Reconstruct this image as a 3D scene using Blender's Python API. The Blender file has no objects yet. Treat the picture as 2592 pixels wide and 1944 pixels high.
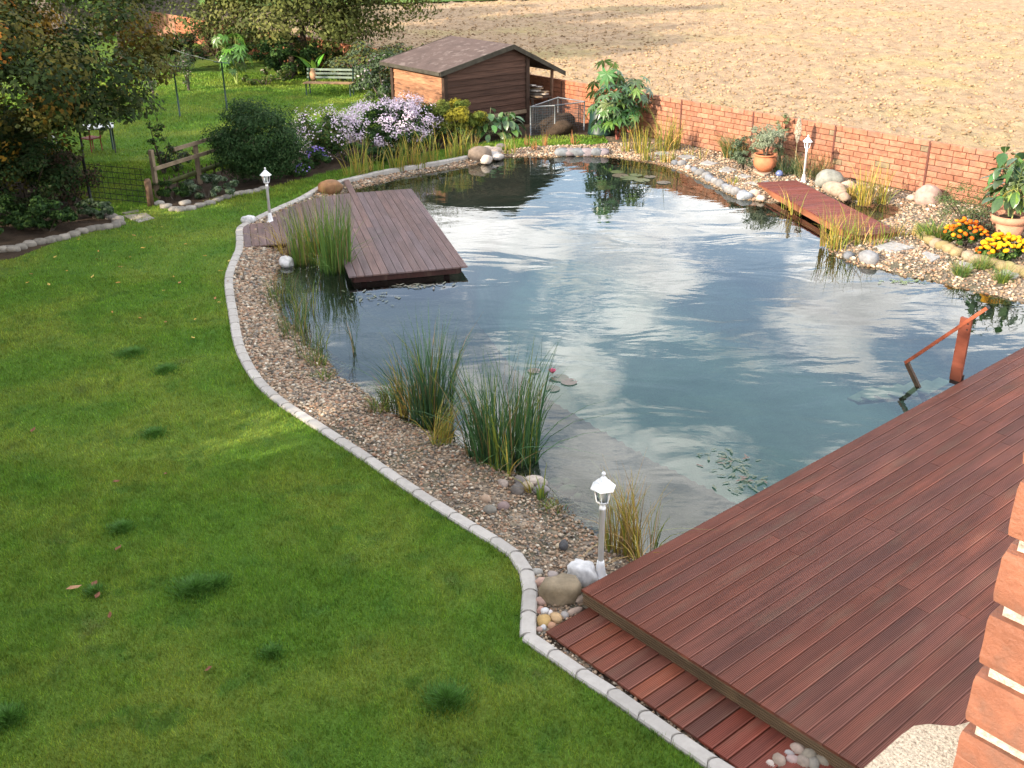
import bpy, bmesh, math, random
import numpy as np
from mathutils import Vector, Matrix, geometry

random.seed(7)
rng = np.random.default_rng(7)
sc = bpy.context.scene
COL = sc.collection
rad = math.radians
PI = math.pi

# ------------------------------------------------------------------ camera
FPX = 2625.0
RC = Matrix(((0.99996791, 0.00801089, 0.0),
             (-0.00333061, 0.41574661, -0.90947439),
             (-0.00728570, 0.90944520, 0.41575996)))
CAM = Vector((0.0, 0.0, 6.0))
cam_data = bpy.data.cameras.new('camera')
cam = bpy.data.objects.new('camera', cam_data)
COL.objects.link(cam)
cam.matrix_world = Matrix.Translation(CAM) @ RC.to_4x4()
cam_data.sensor_fit = 'HORIZONTAL'
cam_data.sensor_width = 36.0
cam_data.lens = 36.0 * FPX / 2592.0
cam_data.clip_start = 0.05
cam_data.clip_end = 4000.0
sc.camera = cam

# ------------------------------------------------------------------ light
SUN_EL = 21.0          # degrees above the horizon
SUN_AZ = 53.0          # light travels towards this azimuth (from +Y towards +X)
SUN_STRENGTH = 3.9
SKY_STRENGTH = 0.15
EXPOSURE = 1.58

sd_ = bpy.data.lights.new('sun', 'SUN')
sd_.energy = SUN_STRENGTH
sd_.angle = rad(0.55)
sd_.color = (1.0, 0.86, 0.68)
sun = bpy.data.objects.new('sun', sd_)
COL.objects.link(sun)
ldir = Vector((math.sin(rad(SUN_AZ)) * math.cos(rad(SUN_EL)), math.cos(rad(SUN_AZ)) * math.cos(rad(SUN_EL)), -math.sin(rad(SUN_EL))))
sun.rotation_euler = ldir.to_track_quat('-Z', 'Y').to_euler()
sun.location = (-30, -20, 25)

world = bpy.data.worlds.new('World')
sc.world = world
world.use_nodes = True
wn = world.node_tree
for n_ in list(wn.nodes):
    wn.nodes.remove(n_)


def nd(nt, typ, ins=None, **props):
    n = nt.nodes.new(typ)
    for k, v in props.items():
        setattr(n, k, v)
    if ins:
        for k, v in ins.items():
            s = n.inputs[k]
            if isinstance(v, bpy.types.NodeSocket):
                nt.links.new(v, s)
            else:
                s.default_value = v
    return n


def mth(nt, op, a, b=None, clamp=False):
    n = nd(nt, 'ShaderNodeMath', {0: a} if b is None else {0: a, 1: b}, operation=op)
    n.use_clamp = clamp
    return n.outputs[0]


def mixc(nt, fac, a, b, mode='MIX'):
    n = nt.nodes.new('ShaderNodeMix')
    n.data_type = 'RGBA'
    n.blend_type = mode
    n.clamp_factor = True
    for sock, v in ((n.inputs[0], fac), (n.inputs[6], a), (n.inputs[7], b)):
        if isinstance(v, bpy.types.NodeSocket):
            nt.links.new(v, sock)
        elif isinstance(v, (int, float)):
            sock.default_value = v
        else:
            sock.default_value = tuple(v) if len(v) == 4 else (*v, 1.0)
    return n.outputs[2]


def mrange(nt, v, a, b, c, d, smooth=False):
    n = nd(nt, 'ShaderNodeMapRange', {0: v, 1: a, 2: b, 3: c, 4: d})
    if smooth:
        n.interpolation_type = 'SMOOTHSTEP'
    return n.outputs[0]


sky = nd(wn, 'ShaderNodeTexSky', sky_type='NISHITA', sun_disc=False)
sky.sun_elevation = rad(SUN_EL)
sky.sun_rotation = rad(SUN_AZ + 180.0)
sky.altitude = 100
sky.air_density = 1.0
sky.dust_density = 1.0
sky.ozone_density = 1.2
wtc = nd(wn, 'ShaderNodeTexCoord')
wsep = nd(wn, 'ShaderNodeSeparateXYZ', {0: wtc.outputs['Generated']})
wz = mth(wn, 'ADD', mth(wn, 'MAXIMUM', wsep.outputs[2], 0.0), 0.10)
wx = mth(wn, 'DIVIDE', wsep.outputs[0], wz)
wy = mth(wn, 'DIVIDE', wsep.outputs[1], wz)
wv = nd(wn, 'ShaderNodeCombineXYZ', {0: wx, 1: wy, 2: 21.3}).outputs[0]
cl1 = nd(wn, 'ShaderNodeTexNoise', {'Vector': wv, 'Scale': 2.2, 'Detail': 6.0, 'Roughness': 0.61, 'Distortion': 0.35})
cl2 = nd(wn, 'ShaderNodeTexNoise', {'Vector': wv, 'Scale': 3.1, 'Detail': 3.0, 'Roughness': 0.55})
cmask = mrange(wn, cl1.outputs[0], 0.455, 0.56, 0.12, 1.0, True)
cshade = mrange(wn, cl2.outputs[0], 0.3, 0.7, 0.42, 1.0)
ccol = mixc(wn, 1.0, (13.0, 12.7, 12.4), cshade, 'MULTIPLY')
skycol = mixc(wn, mth(wn, 'MULTIPLY', cmask, 0.93), sky.outputs[0], ccol)
bg = nd(wn, 'ShaderNodeBackground', {'Color': skycol, 'Strength': SKY_STRENGTH})
wo = nd(wn, 'ShaderNodeOutputWorld', {'Surface': bg.outputs[0]})

sc.view_settings.view_transform = 'Standard'
sc.view_settings.look = 'None'
sc.view_settings.exposure = EXPOSURE
sc.view_settings.gamma = 1.0
sc.view_settings.use_curve_mapping = False
sc.render.engine = 'CYCLES'
try:
    sc.cycles.max_bounces = 5
    sc.cycles.diffuse_bounces = 2
    sc.cycles.glossy_bounces = 2
    sc.cycles.transparent_max_bounces = 8
    sc.cycles.caustics_reflective = False
    sc.cycles.caustics_refractive = False
except Exception:
    pass


# ------------------------------------------------------------------ helpers
def at(px, py, z=0.0):
    """point of the place at height z that stands at this spot of the survey photograph"""
    v = RC @ Vector((px - 1296.0, -(py - 972.0), -FPX))
    t = (z - CAM.z) / v.z
    return CAM + v * t


def a2(px, py, z=0.0):
    p = at(px, py, z)
    return (p.x, p.y)


def C(r, g, b):
    f = lambda u: (u / 255.0 / 12.92) if u <= 10.3 else (((u / 255.0) + 0.055) / 1.055) ** 2.4
    return (f(r), f(g), f(b))


def azv(az):
    return Vector((math.sin(rad(az)), math.cos(rad(az)), 0.0))


ORD = ['first', 'second', 'third', 'fourth', 'fifth', 'sixth', 'seventh', 'eighth', 'ninth', 'tenth', 'eleventh', 'twelfth',
       'thirteenth', 'fourteenth', 'fifteenth', 'sixteenth', 'seventeenth', 'eighteenth', 'nineteenth', 'twentieth',
       'twenty-first', 'twenty-second', 'twenty-third', 'twenty-fourth']


def tag(o, label=None, cat=None, group=None, kind=None):
    if label:
        o['label'] = label
    if cat:
        o['category'] = cat
    if group:
        o['group'] = group
    if kind:
        o['kind'] = kind
    return o


def thing(name, label, cat, loc=(0, 0, 0), rotz=0.0, group=None):
    o = bpy.data.objects.new(name, None)
    o.empty_display_size = 0.1
    COL.objects.link(o)
    o.location = loc
    o.rotation_euler = (0, 0, rotz)
    return tag(o, label, cat, group)


def link(name, me, mat=None, parent=None, color=None, loc=None, rot=None):
    o = bpy.data.objects.new(name, me)
    COL.objects.link(o)
    if mat is not None and len(me.materials) == 0:
        me.materials.append(mat)
    if parent is not None:
        o.parent = parent
    if color is not None:
        o.color = (*color[:3], 1.0)
    if loc is not None:
        o.location = loc
    if rot is not None:
        o.rotation_euler = rot
    return o


def np_mesh(name, V, F, col=None, smooth=False):
    """mesh from arrays; F is (M,k), col per vertex"""
    V = np.ascontiguousarray(V, dtype=np.float32)
    F = np.ascontiguousarray(F, dtype=np.int32)
    me = bpy.data.meshes.new(name)
    M, k = F.shape
    me.vertices.add(len(V))
    me.vertices.foreach_set('co', V.ravel())
    me.loops.add(M * k)
    me.loops.foreach_set('vertex_index', F.ravel())
    me.polygons.add(M)
    me.polygons.foreach_set('loop_start', np.arange(0, M * k, k, dtype=np.int32))
    try:
        me.polygons.foreach_set('loop_total', np.full(M, k, dtype=np.int32))
    except Exception:
        pass
    if smooth:
        me.polygons.foreach_set('use_smooth', np.ones(M, dtype=bool))
    me.update(calc_edges=True)
    if col is not None:
        ca = me.color_attributes.new('col', 'FLOAT_COLOR', 'POINT')
        c4 = np.ones((len(V), 4), dtype=np.float32)
        c4[:, :3] = col
        ca.data.foreach_set('color', c4.ravel())
    return me


class MB:
    """collects shapes into one mesh"""

    def __init__(self):
        self.v = []
        self.f = []
        self.s = []

    def add(self, vs, fs, smooth=False):
        o = len(self.v)
        self.v += [tuple(p) for p in vs]
        for f in fs:
            self.f.append(tuple(i + o for i in f))
            self.s.append(smooth)

    def box(self, c, size, ax=None, bev=0.0):
        x, y, z = size[0] / 2, size[1] / 2, size[2] / 2
        vs = []
        if bev <= 0:
            vs = [Vector((sx * x, sy * y, sz * z)) for sz in (-1, 1) for sy in (-1, 1) for sx in (-1, 1)]
            fs = [(0, 2, 3, 1), (4, 5, 7, 6), (0, 1, 5, 4), (2, 6, 7, 3), (0, 4, 6, 2), (1, 3, 7, 5)]
        else:
            b = bev
            ring = lambda X, Y, Z: [Vector((-X, -Y, Z)), Vector((X, -Y, Z)), Vector((X, Y, Z)), Vector((-X, Y, Z))]
            vs = ring(x, y, -z) + ring(x, y, z - b) + ring(x - b, y - b, z)
            fs = [(3, 2, 1, 0), (8, 9, 10, 11)]
            for r in (0, 4):
                for i in range(4):
                    j = (i + 1) % 4
                    fs.append((r + i, r + j, r + 4 + j, r + 4 + i))
        c = Vector(c)
        if ax is None:
            vs = [p + c for p in vs]
        else:
            vs = [ax @ p + c for p in vs]
        self.add(vs, fs)
        return self

    def tube(self, path, r, n=6, cap=True, smooth=True):
        path = [Vector(p) for p in path]
        rs = r if isinstance(r, (list, tuple)) else [r] * len(path)
        vs = []
        fs = []
        for i, p in enumerate(path):
            d = (path[min(i + 1, len(path) - 1)] - path[max(i - 1, 0)]).normalized()
            up = Vector((0, 0, 1)) if abs(d.z) < 0.9 else Vector((1, 0, 0))
            a = d.cross(up).normalized()
            b = d.cross(a)
            for k in range(n):
                t = 2 * PI * k / n
                vs.append(p + (a * math.cos(t) + b * math.sin(t)) * rs[i])
        for i in range(len(path) - 1):
            for k in range(n):
                k2 = (k + 1) % n
                fs.append((i * n + k, i * n + k2, (i + 1) * n + k2, (i + 1) * n + k))
        if cap:
            fs.append(tuple(range(n)))
            fs.append(tuple(reversed(range((len(path) - 1) * n, len(path) * n))))
        self.add(vs, fs, smooth)
        return self

    def lathe(self, prof, n=16, c=(0, 0, 0), phase=0.0, smooth=True):
        vs = []
        fs = []
        for (r, z) in prof:
            for k in range(n):
                t = 2 * PI * k / n + phase
                vs.append((c[0] + r * math.cos(t), c[1] + r * math.sin(t), c[2] + z))
        for i in range(len(prof) - 1):
            for k in range(n):
                k2 = (k + 1) % n
                fs.append((i * n + k, i * n + k2, (i + 1) * n + k2, (i + 1) * n + k))
        fs.append(tuple(reversed(range(n))))
        fs.append(tuple(range((len(prof) - 1) * n, len(prof) * n)))
        self.add(vs, fs, smooth)
        return self

    def prism(self, poly, z0, z1):
        n = len(poly)
        vs = [(p[0], p[1], z0) for p in poly] + [(p[0], p[1], z1) for p in poly]
        fs = [tuple(reversed(range(n))), tuple(range(n, 2 * n))]
        for i in range(n):
            j = (i + 1) % n
            fs.append((i, j, n + j, n + i))
        self.add(vs, fs)
        return self

    def mesh(self, name):
        me = bpy.data.meshes.new(name)
        me.from_pydata(self.v, [], self.f)
        me.polygons.foreach_set('use_smooth', self.s)
        me.update()
        return me

    def build(self, name, mat, parent=None, color=None, loc=None, rot=None):
        return link(name, self.mesh(name), mat, parent, color, loc, rot)


def inpoly(P, poly):
    x, y = P[:, 0], P[:, 1]
    inside = np.zeros(len(P), bool)
    n = len(poly)
    for i in range(n):
        x1, y1 = poly[i]
        x2, y2 = poly[(i + 1) % n]
        if y1 == y2:
            continue
        c = ((y1 > y) != (y2 > y)) & (x < (x2 - x1) * (y - y1) / (y2 - y1) + x1)
        inside ^= c
    return inside


def polydist(P, pts, closed=True):
    d = np.full(len(P), 1e9)
    n = len(pts)
    for i in range(n if closed else n - 1):
        a = np.array(pts[i][:2])
        b = np.array(pts[(i + 1) % n][:2])
        ab = b - a
        L = max(ab @ ab, 1e-9)
        t = np.clip(((P[:, :2] - a) @ ab) / L, 0, 1)
        q = a + t[:, None] * ab
        d = np.minimum(d, np.hypot(P[:, 0] - q[:, 0], P[:, 1] - q[:, 1]))
    return d


def smooth_poly(pts, it=2):
    for _ in range(it):
        out = [pts[0]]
        for a, b in zip(pts, pts[1:]):
            out.append((a[0] * .75 + b[0] * .25, a[1] * .75 + b[1] * .25))
            out.append((a[0] * .25 + b[0] * .75, a[1] * .25 + b[1] * .75))
        out.append(pts[-1])
        pts = out
    return pts


def vnoise(P, scale, seed):
    """value noise on a lattice"""
    q = P * scale + seed * 17.3
    i = np.floor(q).astype(np.int64)
    f = q - i
    f = f * f * (3 - 2 * f)
    def hsh(a, b):
        n = (a * 374761393 + b * 668265263 + seed * 982451653) & 0x7fffffff
        n = ((n ^ (n >> 13)) * 1274126177) & 0x7fffffff
        return ((n ^ (n >> 16)) & 0xffff) / 65535.0
    a = hsh(i[:, 0], i[:, 1]); b = hsh(i[:, 0] + 1, i[:, 1]); c = hsh(i[:, 0], i[:, 1] + 1); d = hsh(i[:, 0] + 1, i[:, 1] + 1)
    return (a * (1 - f[:, 0]) + b * f[:, 0]) * (1 - f[:, 1]) + (c * (1 - f[:, 0]) + d * f[:, 0]) * f[:, 1]


# ------------------------------------------------------------------ materials
MATS = {}


def pm(name, base=None, src='const', rough=0.6, spec=0.3, nscale=None, namt=0.25, bscale=None, bstr=0.3, bdist=0.01,
       transl=0.0, coords='object', metal=0.0, stretch=None, tint=None, tscale=1.0):
    """procedural material; src: const / attr (colour per leaf, pebble) / obj (colour per object)"""
    m = bpy.data.materials.new(name)
    m.use_nodes = True
    nt = m.node_tree
    b = nt.nodes['Principled BSDF']
    b.inputs['Roughness'].default_value = rough
    b.inputs['Specular IOR Level'].default_value = spec
    b.inputs['Metallic'].default_value = metal
    if src == 'const':
        c = nd(nt, 'ShaderNodeRGB')
        c.outputs[0].default_value = (*base, 1)
        c = c.outputs[0]
    elif src == 'attr':
        c = nd(nt, 'ShaderNodeAttribute', attribute_name='col').outputs['Color']
    else:
        c = nd(nt, 'ShaderNodeObjectInfo').outputs['Color']
    if coords == 'object':
        vec = nd(nt, 'ShaderNodeTexCoord').outputs['Object']
    else:
        vec = nd(nt, 'ShaderNodeNewGeometry').outputs['Position']
    if stretch:
        vec = nd(nt, 'ShaderNodeVectorMath', {0: vec, 1: stretch}, operation='MULTIPLY').outputs[0]
    if src == 'obj' and coords == 'object':
        rnd = nd(nt, 'ShaderNodeObjectInfo').outputs['Random']
        off = nd(nt, 'ShaderNodeCombineXYZ', {0: mth(nt, 'MULTIPLY', rnd, 37.0), 1: mth(nt, 'MULTIPLY', rnd, 91.0), 2: 0.0}).outputs[0]
        vec = nd(nt, 'ShaderNodeVectorMath', {0: vec, 1: off}, operation='ADD').outputs[0]
    if nscale:
        n1 = nd(nt, 'ShaderNodeTexNoise', {'Vector': vec, 'Scale': nscale, 'Detail': 6.0, 'Roughness': 0.6})
        f = mrange(nt, n1.outputs[0], 0.3, 0.7, 1 - namt, 1 + namt)
        c = mixc(nt, 1.0, c, nd(nt, 'ShaderNodeCombineColor', {0: f, 1: f, 2: f}).outputs[0], 'MULTIPLY')
    if tint is not None:
        n3 = nd(nt, 'ShaderNodeTexNoise', {'Vector': vec, 'Scale': tscale, 'Detail': 4.0, 'Roughness': 0.6})
        c = mixc(nt, mrange(nt, n3.outputs[0], 0.52, 0.68, 0.0, 0.8, True), c, tint)
    nt.links.new(c, b.inputs['Base Color'])
    if bscale:
        n2 = nd(nt, 'ShaderNodeTexNoise', {'Vector': vec, 'Scale': bscale, 'Detail': 5.0, 'Roughness': 0.65})
        bp = nd(nt, 'ShaderNodeBump', {'Height': n2.outputs[0], 'Strength': bstr, 'Distance': bdist})
        nt.links.new(bp.outputs[0], b.inputs['Normal'])
    if transl > 0:
        tr = nd(nt, 'ShaderNodeBsdfTranslucent', {'Color': c})
        mx = nd(nt, 'ShaderNodeMixShader', {0: transl, 1: b.outputs[0], 2: tr.outputs[0]})
        nt.links.new(mx.outputs[0], nt.nodes['Material Output'].inputs[0])
    MATS[name] = m
    return m


M_leaf = pm('leaf', src='attr', rough=0.6, spec=0.12, transl=0.3)
M_reed = pm('reed', src='attr', rough=0.45, spec=0.3, transl=0.25)
M_bigleaf = pm('glossy_leaf', src='obj', rough=0.32, spec=0.5, transl=0.22, nscale=9, namt=0.25)
M_petal = pm('petal', src='attr', rough=0.6, spec=0.1, transl=0.3)
M_blossom = pm('blossom', src='obj', rough=0.6, spec=0.1, transl=0.2, nscale=40, namt=0.3)
M_bark = pm('bark', (0.055, 0.042, 0.030), rough=0.9, spec=0.1, nscale=6, namt=0.4, bscale=14, bstr=0.6, bdist=0.03)
M_stem = pm('stem', src='obj', rough=0.6, nscale=8, namt=0.25)
M_rock = pm('rock', src='obj', rough=0.75, spec=0.25, nscale=9, namt=0.28, bscale=22, bstr=0.45, bdist=0.02)
M_pebble = pm('pebble', src='attr', rough=0.6, spec=0.3, nscale=60, namt=0.2, coords='world')
M_soil = pm('soil', (0.055, 0.038, 0.026), rough=0.95, spec=0.1, nscale=2.5, namt=0.4, bscale=25, bstr=0.8, bdist=0.05, coords='world')
M_kerb = pm('concrete', src='obj', rough=0.85, spec=0.2, nscale=14, namt=0.10, bscale=120, bstr=0.25, bdist=0.004)
M_white = pm('white_paint', (0.72, 0.71, 0.71), rough=0.35, spec=0.5, nscale=6, namt=0.05)
M_terra = pm('terracotta', src='obj', rough=0.75, spec=0.2, nscale=6, namt=0.22, bscale=60, bstr=0.2, bdist=0.004)
M_block = pm('wall_block', src='obj', rough=0.88, spec=0.15, nscale=7, namt=0.32, bscale=38, bstr=0.8, bdist=0.02, tint=(.22, .12, .085), tscale=2.2)
M_mortar = pm('mortar', (0.25, 0.135, 0.092), rough=0.95, spec=0.1, nscale=20, namt=0.25, bscale=80, bstr=0.5, bdist=0.01)
M_steelpost = pm('rusty_post', (0.10, 0.035, 0.025), rough=0.7, nscale=10, namt=0.3)
M_shedwood = pm('shed_wood', src='obj', rough=0.8, spec=0.15, nscale=3.0, namt=0.4, bscale=8, bstr=0.35, bdist=0.01, stretch=(0.5, 1.0, 9.0),
                tint=(0.05, 0.030, 0.022), tscale=1.3)
M_felt = pm('roof_felt', (0.082, 0.058, 0.051), rough=0.9, spec=0.15, nscale=3, namt=0.22, bscale=130, bstr=0.6, bdist=0.006,
            tint=(0.16, 0.125, 0.11), tscale=4.0)
M_oldwood = pm('old_wood', src='obj', rough=0.85, spec=0.15, nscale=5, namt=0.35, bscale=14, bstr=0.4, bdist=0.01, stretch=(1, 1, 1))
M_greenpaint = pm('green_paint', (0.008, 0.030, 0.024), rough=0.45, spec=0.4)
M_iron = pm('dark_iron', (0.018, 0.018, 0.018), rough=0.6, spec=0.3, nscale=20, namt=0.3)
M_zinc = pm('zinc', (0.17, 0.18, 0.19), rough=0.45, spec=0.5, nscale=12, namt=0.2)
M_wire = pm('wire', (0.05, 0.058, 0.065), rough=0.5, spec=0.4)
M_plaster = pm('rough_plaster', (0.44, 0.385, 0.31), rough=0.95, spec=0.1, nscale=330, namt=0.4, bscale=260, bstr=1.0, bdist=0.006,
               tint=(0.17, 0.12, 0.085), tscale=230.0)
M_brick = pm('house_brick', src='obj', rough=0.6, spec=0.3, nscale=30, namt=0.22, bscale=140, bstr=0.7, bdist=0.004, tint=(.12, .062, .042), tscale=11.0)
M_lime = pm('lime_mortar', (0.40, 0.35, 0.29), rough=0.95, spec=0.1, nscale=140, namt=0.4, bscale=160, bstr=1.0, bdist=0.006)
M_blue = pm('blue_glaze', (0.10, 0.13, 0.26), rough=0.2, spec=0.6)
M_red = pm('red_metal', (0.20, 0.035, 0.025), rough=0.5, nscale=8, namt=0.2)
M_liner = pm('ladder_tread_wood', (0.30, 0.30, 0.22), rough=0.8, nscale=5, namt=0.2)
M_sand = pm('dead_leaf', src='obj', rough=0.8, nscale=20, namt=0.2)

# deck wood: colour per board, streaky grain along the board (local x), damp sheen
def deck_wood(name, wear=(0.14, 0.10, 0.07), wamt=0.35):
    m = bpy.data.materials.new(name)
    m.use_nodes = True
    nt = m.node_tree
    b = nt.nodes['Principled BSDF']
    oi = nd(nt, 'ShaderNodeObjectInfo')
    tc = nd(nt, 'ShaderNodeTexCoord').outputs['Object']
    off = nd(nt, 'ShaderNodeCombineXYZ', {0: mth(nt, 'MULTIPLY', oi.outputs['Random'], 61.0), 1: mth(nt, 'MULTIPLY', oi.outputs['Random'], 17.0), 2: 0.0}).outputs[0]
    v = nd(nt, 'ShaderNodeVectorMath', {0: tc, 1: off}, operation='ADD').outputs[0]
    vs = nd(nt, 'ShaderNodeVectorMath', {0: v, 1: (1.3, 22.0, 8.0)}, operation='MULTIPLY').outputs[0]
    n1 = nd(nt, 'ShaderNodeTexNoise', {'Vector': vs, 'Scale': 1.0, 'Detail': 5.0, 'Roughness': 0.6})
    f = mrange(nt, n1.outputs[0], 0.25, 0.75, 0.70, 1.32)
    c = mixc(nt, 1.0, oi.outputs['Color'], nd(nt, 'ShaderNodeCombineColor', {0: f, 1: f, 2: f}).outputs[0], 'MULTIPLY')
    vw = nd(nt, 'ShaderNodeVectorMath', {0: v, 1: (1.1, 5.0, 1.0)}, operation='MULTIPLY').outputs[0]
    n2 = nd(nt, 'ShaderNodeTexNoise', {'Vector': vw, 'Scale': 1.0, 'Detail': 3.0, 'Roughness': 0.55})
    c = mixc(nt, mth(nt, 'MULTIPLY', mrange(nt, n2.outputs[0], 0.52, 0.72, 0.0, 1.0, True), wamt), c, wear)
    n4 = nd(nt, 'ShaderNodeTexNoise', {'Vector': vw, 'Scale': 0.8, 'Detail': 3.0, 'Roughness': 0.55})
    dk = mrange(nt, n4.outputs[0], 0.3, 0.7, 0.78, 1.16)
    c = mixc(nt, 1.0, c, nd(nt, 'ShaderNodeCombineColor', {0: dk, 1: dk, 2: dk}).outputs[0], 'MULTIPLY')
    nt.links.new(c, b.inputs['Base Color'])
    nt.links.new(mrange(nt, n2.outputs[0], 0.3, 0.7, 0.42, 0.62), b.inputs['Roughness'])
    b.inputs['Specular IOR Level'].default_value = 0.22
    bp = nd(nt, 'ShaderNodeBump', {'Height': n1.outputs[0], 'Strength': 0.25, 'Distance': 0.004})
    nt.links.new(bp.outputs[0], b.inputs['Normal'])
    return m


M_deck = deck_wood('deck_wood')
M_deckgrey = deck_wood('weathered_deck_wood', (0.17, 0.135, 0.125), 0.45)

# lawn colour, shared by soil sheet and blades (position based)
def lawn_color(nt):
    pos = nd(nt, 'ShaderNodeNewGeometry').outputs['Position']
    n1 = nd(nt, 'ShaderNodeTexNoise', {'Vector': pos, 'Scale': 0.55, 'Detail': 4.0, 'Roughness': 0.6})
    n2 = nd(nt, 'ShaderNodeTexNoise', {'Vector': pos, 'Scale': 2.2, 'Detail': 4.0, 'Roughness': 0.6})
    c = mixc(nt, mrange(nt, n1.outputs[0], 0.40, 0.62, 0, 1, True), (0.118, 0.220, 0.022), (0.200, 0.262, 0.034))
    c = mixc(nt, mrange(nt, n2.outputs[0], 0.50, 0.68, 0, 0.75, True), c, (0.078, 0.182, 0.022))
    n3 = nd(nt, 'ShaderNodeTexNoise', {'Vector': pos, 'Scale': 1.1, 'Detail': 5.0, 'Roughness': 0.7})
    c = mixc(nt, mrange(nt, n3.outputs[0], 0.60, 0.74, 0, 0.55, True), c, (0.21, 0.19, 0.05))
    return c


M_lawn = bpy.data.materials.new('lawn_ground')
M_lawn.use_nodes = True
nt = M_lawn.node_tree
c_ = lawn_color(nt)
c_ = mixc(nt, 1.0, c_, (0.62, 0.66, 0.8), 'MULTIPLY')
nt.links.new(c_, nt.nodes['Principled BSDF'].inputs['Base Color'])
nt.nodes['Principled BSDF'].inputs['Roughness'].default_value = 0.9
nt.nodes['Principled BSDF'].inputs['Specular IOR Level'].default_value = 0.1
nz = nd(nt, 'ShaderNodeTexNoise', {'Vector': nd(nt, 'ShaderNodeNewGeometry').outputs['Position'], 'Scale': 40.0, 'Detail': 4.0})
bpn = nd(nt, 'ShaderNodeBump', {'Height': nz.outputs[0], 'Strength': 0.9, 'Distance': 0.05})
nt.links.new(bpn.outputs[0], nt.nodes['Principled BSDF'].inputs['Normal'])

M_grass = bpy.data.materials.new('grass_blade')
M_grass.use_nodes = True
nt = M_grass.node_tree
c_ = mixc(nt, 1.0, lawn_color(nt), nd(nt, 'ShaderNodeAttribute', attribute_name='col').outputs['Color'], 'MULTIPLY')
b_ = nt.nodes['Principled BSDF']
nt.links.new(c_, b_.inputs['Base Color'])
b_.inputs['Roughness'].default_value = 0.55
b_.inputs['Specular IOR Level'].default_value = 0.2
tr_ = nd(nt, 'ShaderNodeBsdfTranslucent', {'Color': c_})
mx_ = nd(nt, 'ShaderNodeMixShader', {0: 0.3, 1: b_.outputs[0], 2: tr_.outputs[0]})
nt.links.new(mx_.outputs[0], nt.nodes['Material Output'].inputs[0])

# field soil
M_field = bpy.data.materials.new('field_soil')
M_field.use_nodes = True
nt = M_field.node_tree
b_ = nt.nodes['Principled BSDF']
pos = nd(nt, 'ShaderNodeNewGeometry').outputs['Position']
n1 = nd(nt, 'ShaderNodeTexNoise', {'Vector': pos, 'Scale': 1.6, 'Detail': 8.0, 'Roughness': 0.7})
n2 = nd(nt, 'ShaderNodeTexNoise', {'Vector': pos, 'Scale': 0.16, 'Detail': 4.0, 'Roughness': 0.6})
c_ = mixc(nt, mrange(nt, n1.outputs[0], 0.35, 0.68, 0, 1), (0.220, 0.150, 0.092), (0.380, 0.272, 0.170))
c_ = mixc(nt, mrange(nt, n2.outputs[0], 0.48, 0.68, 0, 0.5, True), c_, (0.30, 0.25, 0.10))
nt.links.new(c_, b_.inputs['Base Color'])
b_.inputs['Roughness'].default_value = 0.95
b_.inputs['Specular IOR Level'].default_value = 0.1
n3 = nd(nt, 'ShaderNodeTexNoise', {'Vector': pos, 'Scale': 6.0, 'Detail': 6.0, 'Roughness': 0.65})
bp_ = nd(nt, 'ShaderNodeBump', {'Height': n3.outputs[0], 'Strength': 0.8, 'Distance': 0.10})
nt.links.new(bp_.outputs[0], b_.inputs['Normal'])

# pond bed: gravel in the shallows, pale pool liner in the deep basin (a different covering below the shelf edge)
M_bed = bpy.data.materials.new('pond_bed')
M_bed.use_nodes = True
nt = M_bed.node_tree
b_ = nt.nodes['Principled BSDF']
pos = nd(nt, 'ShaderNodeNewGeometry').outputs['Position']
zz = nd(nt, 'ShaderNodeSeparateXYZ', {0: pos}).outputs[2]
n1 = nd(nt, 'ShaderNodeTexVoronoi', {'Vector': pos, 'Scale': 22.0})
n2 = nd(nt, 'ShaderNodeTexNoise', {'Vector': pos, 'Scale': 1.4, 'Detail': 5.0, 'Roughness': 0.6})
peb = mixc(nt, mrange(nt, nd(nt, 'ShaderNodeSeparateColor', {0: n1.outputs['Color']}).outputs[0], 0, 1, 0, 1), (0.06, 0.045, 0.032), (0.30, 0.22, 0.15))
alg = mixc(nt, mrange(nt, n2.outputs[0], 0.42, 0.6, 0, 0.75, True), peb, (0.045, 0.046, 0.022))
shelf = mixc(nt, mrange(nt, zz, -0.42, -0.16, 0, 1, True), mixc(nt, 0.35, (0.040, 0.046, 0.034), alg), alg)
lin = mixc(nt, mrange(nt, n2.outputs[0], 0.35, 0.65, 0, 1), (0.115, 0.170, 0.145), (0.165, 0.225, 0.190))
c_ = mixc(nt, mrange(nt, zz, -1.0, -0.62, 1, 0, True), shelf, lin)
nt.links.new(c_, b_.inputs['Base Color'])
b_.inputs['Roughness'].default_value = 0.85
bp_ = nd(nt, 'ShaderNodeBump', {'Height': n1.outputs[0], 'Strength': 0.5, 'Distance': 0.02})
nt.links.new(bp_.outputs[0], b_.inputs['Normal'])

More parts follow.
